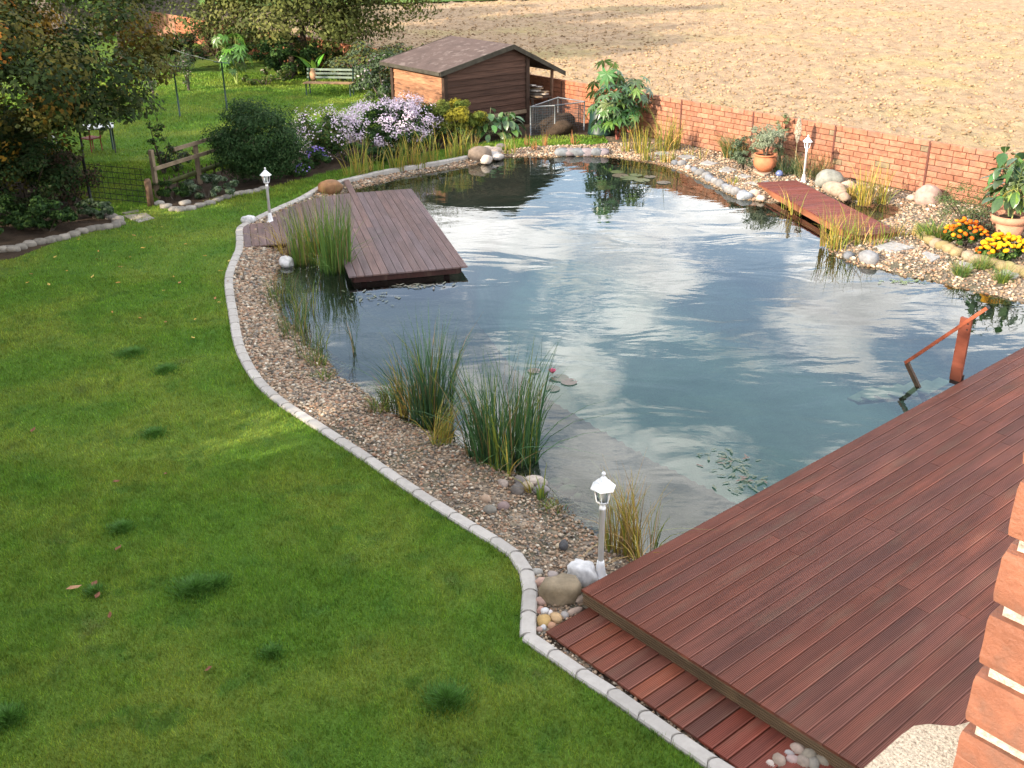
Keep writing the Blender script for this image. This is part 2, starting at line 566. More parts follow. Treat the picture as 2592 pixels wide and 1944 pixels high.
# water: mirror by fresnel over a tinted clear body, ripples as fine relief
RING = at(1330, 405, -0.12)
M_water = bpy.data.materials.new('water')
M_water.use_nodes = True
nt = M_water.node_tree
for n_ in list(nt.nodes):
    nt.nodes.remove(n_)
pos = nd(nt, 'ShaderNodeNewGeometry').outputs['Position']
p1 = nd(nt, 'ShaderNodeMapping', {'Vector': pos, 'Rotation': (0, 0, rad(14)), 'Scale': (0.6, 1.25, 1.0)}).outputs[0]
n1 = nd(nt, 'ShaderNodeTexNoise', {'Vector': p1, 'Scale': 0.95, 'Detail': 2.5, 'Roughness': 0.45, 'Distortion': 0.8})
p2 = nd(nt, 'ShaderNodeMapping', {'Vector': pos, 'Rotation': (0, 0, rad(-22)), 'Scale': (0.6, 1.5, 1.0)}).outputs[0]
n2 = nd(nt, 'ShaderNodeTexNoise', {'Vector': p2, 'Scale': 5.5, 'Detail': 2.0, 'Roughness': 0.5})
n5 = nd(nt, 'ShaderNodeTexNoise', {'Vector': pos, 'Scale': 0.30, 'Detail': 2.0})
amp = mrange(nt, n5.outputs[0], 0.35, 0.65, 0.25, 1.3)
d1 = nd(nt, 'ShaderNodeVectorMath', {0: pos, 1: (RING.x, RING.y, -0.12)}, operation='DISTANCE').outputs['Value']
wave = mth(nt, 'SINE', mth(nt, 'MULTIPLY', d1, 15.0))
wave = mth(nt, 'MULTIPLY', wave, mrange(nt, d1, 0.4, 5.5, 0.22, 0.0, True))
h = mth(nt, 'ADD', mth(nt, 'MULTIPLY', n1.outputs[0], 1.0), mth(nt, 'MULTIPLY', mth(nt, 'MULTIPLY', n2.outputs[0], 0.11), amp))
h = mth(nt, 'ADD', h, mth(nt, 'MULTIPLY', wave, 0.45))
bpw = nd(nt, 'ShaderNodeBump', {'Height': h, 'Strength': 1.0, 'Distance': 0.0075})
fr = nd(nt, 'ShaderNodeFresnel', {'IOR': 1.46, 'Normal': bpw.outputs[0]})
gl = nd(nt, 'ShaderNodeBsdfGlossy', {'Color': (1, 1, 1, 1), 'Roughness': 0.015, 'Normal': bpw.outputs[0]})
tp = nd(nt, 'ShaderNodeBsdfTransparent', {'Color': (0.64, 0.80, 0.73, 1)})
mx = nd(nt, 'ShaderNodeMixShader', {0: fr.outputs[0], 1: tp.outputs[0], 2: gl.outputs[0]})
nd(nt, 'ShaderNodeOutputMaterial', {'Surface': mx.outputs[0]})

# lamp glass
M_glass = bpy.data.materials.new('lamp_glass')
M_glass.use_nodes = True
nt = M_glass.node_tree
for n_ in list(nt.nodes):
    nt.nodes.remove(n_)
fr = nd(nt, 'ShaderNodeFresnel', {'IOR': 1.5})
gl = nd(nt, 'ShaderNodeBsdfGlossy', {'Color': (1, 1, 1, 1), 'Roughness': 0.05})
tp = nd(nt, 'ShaderNodeBsdfTransparent', {'Color': (0.86, 0.9, 0.9, 1)})
mx = nd(nt, 'ShaderNodeMixShader', {0: fr.outputs[0], 1: tp.outputs[0], 2: gl.outputs[0]})
nd(nt, 'ShaderNodeOutputMaterial', {'Surface': mx.outputs[0]})

# ------------------------------------------------------------------ layout lines
ZW = -0.12
kerb_px = [(1905, 1990), (1828, 1944), (1734, 1881), (1641, 1816), (1570, 1764), (1488, 1713), (1418, 1664), (1336, 1608),
           (1334, 1588), (1339, 1535), (1343, 1478), (1330, 1436), (1300, 1394), (1242, 1359), (1172, 1318), (1090, 1266),
           (1008, 1213), (926, 1154), (844, 1101), (773, 1055), (703, 1010), (656, 967), (621, 914), (600, 861), (591, 800),
           (581, 746), (577, 700), (592, 656), (606, 632), (607, 600), (604, 580), (613, 568),
           (642, 556), (676, 537), (721, 518), (765, 499), (803, 475), (828, 465), (863, 456),
           (885, 451), (930, 440), (999, 426), (1088, 412), (1151, 401), (1196, 391)]
kerb_pts = [a2(x, y, 0.03) for x, y in kerb_px]
KC = 7      # sharp corner
kerb_line = kerb_pts[:KC + 1] + smooth_poly(kerb_pts[KC:], 1)[1:]
gravel_far = [a2(x, y) for x, y in ((1264, 379), (1343, 371), (1419, 367), (1501, 366), (1540, 362))]

shore_px = [(1640, 1425), (1566, 1402), (1540, 1385), (1500, 1353), (1472, 1327), (1445, 1307), (1388, 1259), (1323, 1210), (1266, 1193),
            (1185, 1157), (1160, 1128), (1099, 1104), (1038, 1075), (977, 1043), (936, 1010), (896, 978), (843, 949), (831, 921),
            (794, 892), (762, 868), (741, 831), (705, 799), (696, 750), (690, 720), (695, 690), (715, 655), (742, 628), (770, 580), (830, 520),
            (895, 479), (945, 467), (1025, 447), (1088, 436), (1183, 421), (1224, 412), (1280, 399), (1343, 395), (1406, 398), (1422, 394),
            (1533, 396), (1595, 403), (1658, 414), (1702, 424), (1747, 443), (1791, 465), (1829, 484), (1864, 500), (1905, 509), (1950, 514),
            (2010, 508), (2090, 512), (2155, 511), (2208, 514), (2272, 520), (2284, 533), (2265, 549), (2234, 557), (2170, 580), (2110, 600),
            (2088, 618), (2120, 649), (2177, 674), (2224, 679), (2288, 700), (2367, 713), (2414, 725), (2462, 736), (2525, 750), (2592, 766),
            (2760, 800)]
S_poly = [a2(x, y, ZW) for x, y in shore_px] + [(13.5, 17.5), (13.0, 17.6), (1.6, 8.0)]
DU = azv(49.5)
DV = azv(139.5)
DA = Vector((0.632, 8.05, 0.0))      # deck corner beside the front lamp
deep_px = [(1400, 940), (1645, 1075), (1905, 1200), (2070, 1290), (2700, 1000), (2600, 900), (2300, 770), (2020, 690), (1800, 600), (1640, 520),
           (1480, 470), (1300, 500), (1200, 600), (1180, 720), (1290, 850)]
deep_poly = [a2(x, y, ZW) for x, y in deep_px]


def bed_z(P):
    ins = inpoly(P, S_poly)
    d = polydist(P, S_poly)
    z = np.where(ins, ZW - np.minimum(d * 0.38, 0.46), np.minimum(ZW + d * 0.16, -0.012))
    dd = polydist(P, deep_poly)
    din = inpoly(P, deep_poly)
    z = np.where(din, np.maximum(ZW - 0.46 - dd * 2.2, -1.75), z)
    return z, ins, d


# ------------------------------------------------------------------ the setting
gx, gy = np.arange(-7.5, 16.01, 0.1), np.arange(2.5, 34.01, 0.1)
GX, GY = np.meshgrid(gx, gy)
P = np.stack([GX.ravel(), GY.ravel()], 1)
Z, _, _ = bed_z(P)
Z += 0.008 * np.sin(P[:, 0] * 7.1 + np.sin(P[:, 1] * 5.3)) * np.sin(P[:, 1] * 6.7)
nx, ny = len(gx), len(gy)
idx = np.arange(nx * ny).reshape(ny, nx)
F = np.stack([idx[:-1, :-1].ravel(), idx[:-1, 1:].ravel(), idx[1:, 1:].ravel(), idx[1:, :-1].ravel()], 1)
o = link('pond_bed', np_mesh('pond_bed', np.column_stack([P, Z]), F, smooth=True), M_bed)
tag(o, kind='structure')

# ground: one sheet to the horizon around the pond basin
x0, x1, y0, y1 = gx[0] + .02, gx[-1] - .02, gy[0] + .02, gy[-1] - .02
B = 1500.0
mb = MB()
zg = -0.03
for (a, b, c, d) in ((-B, -B, x0, B), (x1, -B, B, B), (x0, -B, x1, y0), (x0, y1, x1, B)):
    mb.add([(a, b, zg), (c, b, zg), (c, d, zg), (a, d, zg)], [(0, 1, 2, 3)])
tag(mb.build('ground', M_soil), kind='structure')

# garden wall line
WA = Vector((10.859, 21.905, 0))
WD = azv(-38.98)
WN = Vector((-WD.y, WD.x, 0))       # towards the pond
if WN.dot(Vector((0, 0, 0)) - WA) < 0:
    WN = -WN


def wl(s, off=0.0, z=0.0):
    p = WA + WD * s + WN * off
    return Vector((p.x, p.y, z))


# lawn sheet
lawn_poly = kerb_line + gravel_far + [tuple(wl(12.6, .3)[:2]), tuple(wl(46, .1)[:2]), (-70, 70), (-70, -12), (3.6, -12), (3.6, 4.4)]
tris = geometry.tessellate_polygon([[Vector((p[0], p[1], 0)) for p in lawn_poly]])
me = bpy.data.meshes.new('lawn')
me.from_pydata([(p[0], p[1], 0.0) for p in lawn_poly], [], [tuple(t) for t in tris])
me.update()
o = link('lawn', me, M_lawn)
tag(o, kind='structure')

# field beyond the wall
fx, fy = np.arange(0, 95.01, 0.16), np.arange(0, 70.01, 0.22)
FX, FY = np.meshgrid(fx, fy)
S0 = wl(-40, -0.12)
Pf = np.stack([S0.x + WD.x * FX.ravel() - WN.x * FY.ravel(), S0.y + WD.y * FX.ravel() - WN.y * FY.ravel()], 1)


Zf = 0.02 + 0.13 * (vnoise(Pf, 2.9, 3) ** 2) + 0.09 * vnoise(Pf, 6.0, 5) + 0.03 * vnoise(Pf, 0.7, 6) - 0.06
Zf = np.where(FY.ravel() < 0.3, Zf * 0.5, Zf)
nx, ny = len(fx), len(fy)
idx = np.arange(nx * ny).reshape(ny, nx)
F = np.stack([idx[:-1, :-1].ravel(), idx[:-1, 1:].ravel(), idx[1:, 1:].ravel(), idx[1:, :-1].ravel()], 1)
tag(link('field', np_mesh('field', np.column_stack([Pf, Zf]), F), M_field), kind='structure')
# sheet of field further out
q = [wl(-300, -60), wl(300, -60), wl(300, -700), wl(-300, -700)]
mb = MB()
mb.add([(p.x, p.y, 0.03) for p in q], [(3, 2, 1, 0)])
tag(mb.build('far_field', M_field), kind='structure')

# water
mb = MB()
wp = [(-6.2, 4.6), (15.9, 4.6), (15.9, 31.2), (-6.2, 31.2)]
mb.add([(x, y, ZW) for x, y in wp], [(0, 1, 2, 3)])
tag(mb.build('water', M_water), kind='structure')

# planting beds (soil sheets just above the lawn)
def bed(name, poly, z=0.004):
    t = geometry.tessellate_polygon([[Vector((p[0], p[1], 0)) for p in poly]])
    me = bpy.data.meshes.new(name)
    me.from_pydata([(p[0], p[1], z) for p in poly], [], [tuple(i) for i in t])
    me.update()
    return tag(link(name, me, M_soil), kind='structure')


bed_left = [a2(*p) for p in ((-60, 668), (35, 655), (110, 625), (200, 590), (285, 572), (308, 566), (290, 548), (255, 540), (200, 500), (150, 470), (-250, 420), (-250, 700))]
bed('bed_left', bed_left)
bed_mid = [a2(*p) for p in ((396, 520), (450, 535), (500, 520), (560, 498), (640, 487), (730, 462), (800, 445), (900, 420), (1000, 402), (1100, 382), (1210, 362), (1330, 350),
                            (1330, 300), (1150, 300), (1000, 320), (800, 365), (700, 400), (600, 420), (500, 450), (420, 470))]
bed('bed_middle', bed_mid)
bed('compost_yard', [a2(*p) for p in ((1330, 352), (1520, 350), (1575, 320), (1450, 296), (1330, 292))], 0.005)

# ------------------------------------------------------------------ grass
def blade_mesh(name, base, h, w, ang, lean, face, col, seg=2, curl=1.0):
    """N grass blades: base (N,3), height, width, lean azimuth, lean amount, facing"""
    N = len(base)
    ts = np.linspace(0, 1, seg + 1)
    V = np.zeros((N, (seg + 1) * 2, 3), np.float32)
    ld = np.stack([np.cos(ang), np.sin(ang)], 1)
    sdv = np.stack([np.cos(face), np.sin(face)], 1)
    for i, t in enumerate(ts):
        off = lean * (t * 0.35 + 0.65 * t ** (1.5 + curl)) * h
        zz_ = h * (t - 0.30 * np.minimum(lean, 1.6) * t ** 2.4)
        cx = base[:, 0] + ld[:, 0] * off
        cy = base[:, 1] + ld[:, 1] * off
        ww = w * 0.5 * (1 - t ** 2) + 0.0006
        for j, s in enumerate((-1, 1)):
            V[:, i * 2 + j, 0] = cx + s * sdv[:, 0] * ww
            V[:, i * 2 + j, 1] = cy + s * sdv[:, 1] * ww
            V[:, i * 2 + j, 2] = base[:, 2] + zz_
    K = (seg + 1) * 2
    fl = np.array([(2 * i, 2 * i + 1, 2 * i + 3, 2 * i + 2) for i in range(seg)])
    F = (np.arange(N)[:, None, None] * K + fl[None]).reshape(-1, 4)
    return np_mesh(name, V.reshape(-1, 3), F, np.repeat(col, K, axis=0))


def tri_blades(name, base, h, w, col):
    N = len(base)
    f = rng.uniform(0, 2 * PI, N)
    a = rng.uniform(0, 2 * PI, N)
    ln = h * rng.uniform(0.1, 0.75, N)
    V = np.zeros((N, 3, 3), np.float32)
    V[:, 0] = base
    V[:, 1] = base
    V[:, 0, 0] += np.cos(f) * w; V[:, 0, 1] += np.sin(f) * w
    V[:, 1, 0] -= np.cos(f) * w; V[:, 1, 1] -= np.sin(f) * w
    V[:, 2] = base
    V[:, 2, 0] += np.cos(a) * ln; V[:, 2, 1] += np.sin(a) * ln; V[:, 2, 2] += h
    F = np.arange(N * 3).reshape(-1, 3)
    return np_mesh(name, V.reshape(-1, 3), F, np.repeat(col, 3, axis=0))


def scatter(n, xr, yr):
    return np.stack([rng.uniform(*xr, n), rng.uniform(*yr, n)], 1)


cand = np.concatenate([scatter(280000, (-6.5, 2.2), (4.5, 11)), scatter(250000, (-10.2, 1.0), (11, 18)), scatter(160000, (-14, -3.0), (18, 27.5)),
                       scatter(25000, (-4, 4), (26.5, 30.5)), scatter(80000, (-19, -4), (27, 44))])
dist = np.hypot(cand[:, 0], cand[:, 1])
pr = np.where(dist < 24, np.clip(10.0 / dist, 0.2, 1.0), 0.75)
cand = cand[(rng.uniform(0, 1, len(cand)) < pr) & (np.abs(cand[:, 0]) < 0.55 * (cand[:, 1] + 3.2))]
kd = polydist(cand, kerb_line, False)
keep = (kd > 0.075) & inpoly(cand, lawn_poly)
keep &= ~inpoly(cand, bed_left) & ~inpoly(cand, bed_mid)
cand, kd = cand[keep], kd[keep]
dist = np.hypot(cand[:, 0], cand[:, 1])
N = len(cand)
cl_ = vnoise(cand, 5.5, 21) * .6 + vnoise(cand, 1.7, 22) * .4
hh = rng.uniform(0.016, 0.05, N) * (.55 + .9 * cl_) * np.where(dist > 24, 1.5, 1.0)
edge = kd < 0.16
hh = np.where(edge, hh * 1.5, hh)
ww = 0.0042 * np.maximum(1.0, dist / 10.0)
br = (rng.uniform(0.6, 1.4, N) * (.72 + .56 * vnoise(cand, 8.0, 23)))[:, None] * np.ones((1, 3))
br[:, 0] *= rng.uniform(0.85, 1.2, N)
o = link('grass', tri_blades('grass', np.column_stack([cand, np.zeros(N)]), hh, ww, br), M_grass)
tag(o, 'short mown grass of the lawn beside the pond', 'grass', kind='stuff')

# coarse dark tufts in the lawn
TUFT = [(308, 1340, .15, .11, 'small round dark tuft of coarse grass in the left lawn'),
        (495, 1492, .24, .13, 'wide dark patch of coarse grass in the lower left lawn'),
        (548, 1480, .15, .11, 'smaller half of the twin coarse grass patch in the lower lawn'),
        (1130, 1775, .22, .14, 'large coarse grass tuft in the lawn near the kerb and step'),
        (20, 1822, .18, .12, 'dark coarse grass tuft at the left edge of the lawn bottom'),
        (335, 895, .26, .09, 'broad flat tuft of darker grass on the middle lawn'),
        (420, 938, .22, .09, 'faint darker tuft below the broad flat one on the lawn'),
        (390, 1098, .2, .08, 'low dark tuft on the lawn level with the reeds'),
        (240, 1500, .12, .09, 'little dark tuft beside a dead leaf on the lawn'),
        (690, 1655, .14, .08, 'thin dark tuft low on the lawn beneath the twin patch')]
for (px, py, r, h, lab) in TUFT:
    p = at(px, py)
    n = int(1500 * (r / .2) ** 1.6)
    a = rng.uniform(0, 2 * PI, n); q = np.minimum(np.abs(rng.normal(0, r * .5, n)), r * 1.05)
    bs = np.stack([p.x + q * np.cos(a) * 1.15, p.y + q * np.sin(a) * 1.15, np.zeros(n)], 1)
    hh = h * rng.uniform(0.4, 1.0, n) * np.clip(1.05 - 0.6 * (q / r), .25, 1)
    cc = np.array((0.075, 0.175, 0.028)) * rng.uniform(0.6, 1.5, n)[:, None]
    me = blade_mesh('grass_tuft', bs, hh, np.full(n, 0.006), a + rng.normal(0, .6, n), rng.uniform(0.2, 0.9, n), rng.uniform(0, PI, n), cc, 2)
    tag(link('grass_tuft', me, M_reed), lab, 'grass tuft', 'coarse grass tufts in the lawn')

# fallen leaves
leafme = MB().add
mbl = MB()
mbl.add([(-.05, 0, 0), (-.015, -.03, .012), (.03, -.022, .004), (.06, 0, .02), (.03, .024, .006), (-.015, .03, .014)], [(0, 1, 2, 3), (0, 3, 4, 5)])
leaf_me = mbl.mesh('fallen_leaf')
leaf_me.materials.append(M_sand)
FL = [(245, 660), (290, 640), (380, 605), (362, 632), (410, 578), (455, 600), (470, 622), (520, 652), (545, 760), (300, 720), (305, 680), (415, 740),
      (440, 705), (420, 820), (480, 780), (555, 770), (580, 665), (577, 716), (70, 720), (125, 725), (235, 705), (285, 795), (355, 810), (495, 813), (490, 860),
      (250, 640), (170, 690), (200, 610), (340, 600), (385, 615), (455, 720), (80, 698), (300, 1395), (248, 1515), (240, 1485), (280, 1565), (420, 1205), (85, 1095), (530, 1700),
      (295, 1225), (560, 690), (330, 655), (140, 655), (610, 700)]
for i, (px, py) in enumerate(FL):
    p = at(px, py)
    c = random.choice([(0.42, 0.26, 0.05), (0.38, 0.20, 0.05), (0.30, 0.14, 0.05), (0.45, 0.33, 0.08)])
    if py > 900:
        c = (0.16, 0.065, 0.035)
    s = random.uniform(0.55, .95)
    o = link('fallen_leaf', leaf_me, None, None, c, (p.x, p.y, 0.034), (random.uniform(-.3, .3), random.uniform(-.3, .3), random.uniform(0, 6.3)))
    o.scale = (s, s, s)
    tag(o, 'small dry yellow or brown leaf lying on the lawn', 'leaf', 'fallen leaves scattered on the lawn')
p = at(187, 1496)
o = link('fallen_leaf', leaf_me, None, None, (0.36, 0.20, 0.11), (p.x, p.y, .04), (.3, .1, .5)); o.scale = (1.4, .7, .8)
tag(o, 'long curled tan leaf, largest on the lower left lawn', 'leaf', 'fallen leaves scattered on the lawn')

# ------------------------------------------------------------------ kerb
def resample(line, step):
    pts = [Vector((p[0], p[1], 0)) for p in line]
    out = [pts[0]]
    need = step
    for a, b in zip(pts, pts[1:]):
        L = (b - a).length
        while L >= need:
            a = a + (b - a).normalized() * need
            L = (b - a).length
            out.append(a.copy())
            need = step
        need -= L
    return out


kerb = thing('kerb', 'pale concrete kerb of round-ended stones curving between lawn and gravel', 'kerb', (0, 0, 0))


def kerb_stone(L, w, bulge, hollow, z0, z1):
    k = 5
    def outline(w, L0, sh):
        pts = []
        for i in range(k + 1):
            t = -1 + 2 * i / k
            pts.append((L0 / 2 - sh + bulge * (1 - t * t), t * w / 2))
        for i in range(k + 1):
            t = 1 - 2 * i / k
            pts.append((-L0 / 2 + sh * 0.6 + hollow * (1 - t * t), t * w / 2))
        return pts
    lo, hi = outline(w, L, 0), outline(w - 0.03, L, 0.012)
    n = len(lo)
    vs = [(x, y, z0) for x, y in lo] + [(x, y, z1 - .014) for x, y in lo] + [(x, y, z1) for x, y in hi]
    fs = []
    for r in (0, n):
        for i in range(n):
            j = (i + 1) % n
            fs.append((r + i, r + j, r + n + j, r + n + i))
    fs.append(tuple(range(2 * n, 3 * n)))
    m = MB()
    m.add(vs, fs)
    return m


k1 = resample(kerb_line[:KC + 1], 0.352)
k2 = resample(kerb_line[KC:], 0.335)
for seq in (k1 + [Vector((*kerb_line[KC], 0))], k2):
    for a, b in zip(seq, seq[1:]):
        d = b - a
        if d.length < 0.1:
            continue
        g = random.uniform(0.29, 0.35)
        # the stones of the straight lead their round noses towards the corner
        kerb_stone(d.length - .007, 0.150, 0.038, 0.036, -0.14, random.uniform(.030, .037)).build(
            'kerb_stone', M_kerb, kerb, (g * 1.09, g * 1.0, g * 0.90), (a + b) / 2, (0, 0, math.atan2(d.y, d.x)))

# ------------------------------------------------------------------ gravel
t_ = (1 + 5 ** .5) / 2
ICO_V = np.array([(-1, t_, 0), (1, t_, 0), (-1, -t_, 0), (1, -t_, 0), (0, -1, t_), (0, 1, t_), (0, -1, -t_), (0, 1, -t_), (t_, 0, -1), (t_, 0, 1), (-t_, 0, -1), (-t_, 0, 1)], float)
ICO_V /= np.linalg.norm(ICO_V[0])
ICO_F = np.array([(0, 11, 5), (0, 5, 1), (0, 1, 7), (0, 7, 10), (0, 10, 11), (1, 5, 9), (5, 11, 4), (11, 10, 2), (10, 7, 6), (7, 1, 8), (3, 9, 4), (3, 4, 2), (3, 2, 6), (3, 6, 8), (3, 8, 9), (4, 9, 5), (2, 4, 11), (6, 2, 10), (8, 6, 7), (9, 8, 1)])


def pebbles(name, P, r, col, flat=(0.45, 0.75), jitter=0.12):
    N = len(P)
    a = rng.uniform(0, 2 * PI, N)
    sx = r * rng.uniform(0.85, 1.35, N)
    sy = r * rng.uniform(0.65, 1.0, N)
    sz = r * rng.uniform(*flat, N)
    V = ICO_V[None] * (1 + rng.normal(0, jitter, (N, 12, 1)))
    X = V[..., 0] * sx[:, None]; Y = V[..., 1] * sy[:, None]; Zq = V[..., 2] * sz[:, None]
    ca, sa = np.cos(a)[:, None], np.sin(a)[:, None]
    W = np.stack([X * ca - Y * sa + P[:, 0:1], X * sa + Y * ca + P[:, 1:2], Zq + P[:, 2:3] + (sz * 0.35)[:, None]], 2)
    F = (np.arange(N)[:, None, None] * 12 + ICO_F[None]).reshape(-1, 3)
    return np_mesh(name, W.reshape(-1, 3), F, np.repeat(col, 12, axis=0), smooth=True)


GCOL = np.array([(0.30, 0.215, 0.15), (0.24, 0.165, 0.115), (0.36, 0.27, 0.20), (0.145, 0.115, 0.095), (0.19, 0.175, 0.16), (0.42, 0.35, 0.28), (0.10, 0.085, 0.075), (0.27, 0.155, 0.105), (0.50, 0.45, 0.39), (0.33, 0.20, 0.13)])
GW = np.array([.16, .14, .14, .11, .10, .09, .07, .08, .05, .06])


def gcols(n, gain=1.0):
    c = GCOL[rng.choice(len(GCOL), n, p=GW / GW.sum())]
    return c * rng.uniform(0.65, 1.1, n)[:, None] * np.array((1.06, 1.02, .92)) * gain


cand = np.concatenate([scatter(60000, (-5.5, 1.9), (6.0, 13)), scatter(60000, (-5.8, -0.5), (12.5, 22)), scatter(45000, (-5.2, 4.6), (22, 29.5)), scatter(42000, (3, 11.5), (15.5, 29.5))])
z, ins, d = bed_z(cand)
rel = cand - np.array(DA[:2])
dv = rel @ np.array(DV[:2]); du = rel @ np.array(DU[:2])
keep = ~inpoly(cand, lawn_poly) & (polydist(cand, kerb_line, False) > 0.07) & (~ins | (d < 0.30))
keep &= ~((dv > -0.02) & (du > -0.02))                      # not under the deck
wall_off = (cand - np.array(WA[:2])) @ np.array(WN[:2])
keep &= wall_off > 0.12
cand, z, ins, d = cand[keep], z[keep], ins[keep], d[keep]
dist = np.hypot(cand[:, 0], cand[:, 1])
r = (0.008 + 0.016 * rng.uniform(0, 1, len(cand)) ** 1.7) * np.clip(dist / 10.0, 1.0, 1.8)
P3 = np.column_stack([cand, z + rng.uniform(-.004, .012, len(cand))])
cg = gcols(len(cand))
cg[ins] = cg[ins] * np.array((0.55, 0.5, 0.38))
o = link('gravel', pebbles('gravel', P3, r, cg), M_pebble)
tag(o, 'mixed brown and white river gravel along the pond banks', 'gravel', kind='stuff')
print('gravel', len(cand), 'grass', N)


# ------------------------------------------------------------------ stones
def rock_mesh(size, seed, rough=0.18, sub=3, blocky=0.0):
    bm = bmesh.new()
    bmesh.ops.create_icosphere(bm, subdivisions=sub, radius=1.0)
    from mathutils import noise as nz_
    off = Vector((seed * 3.17, seed * 1.71, seed * 0.93))
    for v in bm.verts:
        p = v.co.copy()
        if blocky:
            m = max(abs(p.x), abs(p.y), abs(p.z))
            p = p.lerp(p / m * 0.86, blocky)
        k = 1 + rough * nz_.noise(p * 1.1 + off) * 1.6 + rough * 0.5 * nz_.noise(p * 2.7 + off)
        v.co = Vector((p.x * size[0] * k, p.y * size[1] * k, p.z * size[2] * k))
    me = bpy.data.meshes.new('stone')
    bm.to_mesh(me)
    bm.free()
    for pl in me.polygons:
        pl.use_smooth = True
    return me


RS = [0]


def stone(px, py, size, color, label, z=0.0, group=None, name='stone', rough=0.16, blocky=0.0, rot=None, parent=None, sub=2, cat='stone', sink=0.25):
    RS[0] += 1
    p = at(px, py, z)
    me = rock_mesh(size, RS[0], rough, sub, blocky)
    o = link(name, me, M_rock, parent, color, (p.x, p.y, z + size[2] * (1 - 2 * sink)), (0, 0, random.uniform(0, 3.1) if rot is None else rot))
    if parent is None:
        tag(o, label, cat, group)
    return o


GREY = (0.24, 0.235, 0.23); WHT = (0.50, 0.485, 0.475); TAN = (0.34, 0.24, 0.15); BRN = (0.20, 0.15, 0.10); PINK = (0.38, 0.25, 0.20); DARK = (0.07, 0.068, 0.07); OCH = (0.38, 0.25, 0.10)
# corner by the deck
stone(1473, 1468, (.155, .13, .14), WHT, 'white quartz rock beside the front lamp post', -.02, rough=.2, name='rock', sub=3, blocky=.4, cat='rock')
stone(1418, 1515, (.20, .165, .165), (0.20, 0.155, 0.10), 'big brown boulder at the corner of kerb and deck', -.02, rough=.15, name='boulder', sub=3, blocky=.45, cat='rock')
stone(1370, 1480, (.065, .05, .055), (0.42, 0.27, 0.21), 'pink stone between kerb and brown boulder', -.02, 'cobbles round the brown boulder')
stone(1372, 1527, (.06, .05, .05), PINK, 'rosy cobble wedged left of the brown boulder beside the kerb', -.02, 'cobbles round the brown boulder')
stone(1400, 1462, (.07, .055, .04), (0.25, .21, .19), 'flat grey-brown stone behind the brown boulder', -.02, 'cobbles round the brown boulder')
stone(1463, 1523, (.055, .045, .055), (0.40, .31, .24), 'cream angular cobble right of the brown boulder', -.02, 'cobbles round the brown boulder')
stone(1455, 1552, (.09, .04, .04), (0.30, .22, .17), 'long brown cobble in front of the boulder by the deck', -.02, 'cobbles round the brown boulder', rot=.6)
stone(1369, 1552, (.05, .045, .045), (0.40, .22, .17), 'small pink cobble below the rosy cobble along the kerb', -.02, 'cobbles round the brown boulder')
stone(1379, 1550, (.045, .035, .035), WHT, 'small white cobble on top of pink ones by the kerb', .02, 'cobbles round the brown boulder')
stone(1392, 1555, (.035, .028, .03), (0.55, .5, .47), 'tiny white cobble in front of the brown boulder', 0, 'cobbles round the brown boulder')
stone(1376, 1578, (.085, .065, .06), OCH, 'round ochre cobble inside the kerb bend', -.02, 'cobbles round the brown boulder', rot=1.2)
stone(1407, 1571, (.075, .055, .055), (0.42, .28, .15), 'orange-tan cobble right of the ochre one', -.02, 'cobbles round the brown boulder')
stone(1428, 1562, (.05, .04, .035), (0.30, .27, .25), 'small grey cobble at the foot of the brown boulder', -.02, 'cobbles round the brown boulder')
stone(1395, 1588, (.055, .04, .035), (0.36, .2, .12), 'red-brown cobble at the tip of the step boards', -.02, 'cobbles round the brown boulder')
stone(1376, 1592, (.03, .03, .028), WHT, 'white pebble at the kerb corner beside the step', -.01, 'cobbles round the brown boulder')
stone(1366, 1596, (.03, .028, .025), PINK, 'pink pebble at the kerb corner beside the step', -.01, 'cobbles round the brown boulder')
stone(1360, 1452, (.06, .045, .04), (0.3, .28, .25), 'grey flat stone along the kerb behind the pink stone', -.02, 'cobbles round the brown boulder')
stone(1425, 1388, (.06, .05, .06), DARK, 'black stone lying on the gravel near the front lamp', -.03, rough=.25)
stone(1414, 1385, (.04, .035, .03), (0.42, .33, .22), 'cream pebble touching the black stone', -.03)
stone(1241, 1296, (.075, .075, .06), (0.17, .155, .13), 'round grey cobble in the middle of the gravel', -.03, 'three cobbles on the gravel')
stone(1273, 1288, (.08, .06, .06), (0.19, .135, .125), 'purple-brown cobble right of the round grey one', -.03, 'three cobbles on the gravel')
stone(1230, 1272, (.06, .045, .07), (0.34, .24, .17), 'tan upright cobble behind the round grey one', -.03, 'three cobbles on the gravel')
for (px, py, sz, c, lab) in [(1318, 1225, (.10, .075, .07), (.17, .145, .13), 'dark grey cobble at the back of the pile by the near shore'),
                             (1310, 1248, (.085, .075, .085), (.15, .13, .115), 'square dark cobble at the front left of the near shore pile'),
                             (1352, 1222, (.115, .075, .065), (.48, .40, .33), 'largest cream cobble of the near shore pile'),
                             (1372, 1228, (.07, .06, .06), (.34, .29, .25), 'grey-cream cobble right of the largest one in the near shore pile'),
                             (1336, 1236, (.075, .06, .06), (.42, .33, .24), 'small cream cobble in front of the largest one in the near shore pile'),
                             (1370, 1245, (.095, .07, .06), (.20, .18, .175), 'smooth grey cobble at the waterside end of the near shore pile'),
                             (1274, 1228, (.085, .06, .05), (.30, .24, .20), 'flat beige stone left of the near shore pile'),
                             (1313, 1232, (.05, .04, .04), (.10, .09, .085), 'small black stone on top of the near shore pile')]:
    stone(px, py, sz, c, lab, -.07, 'cobble pile at the near shore')
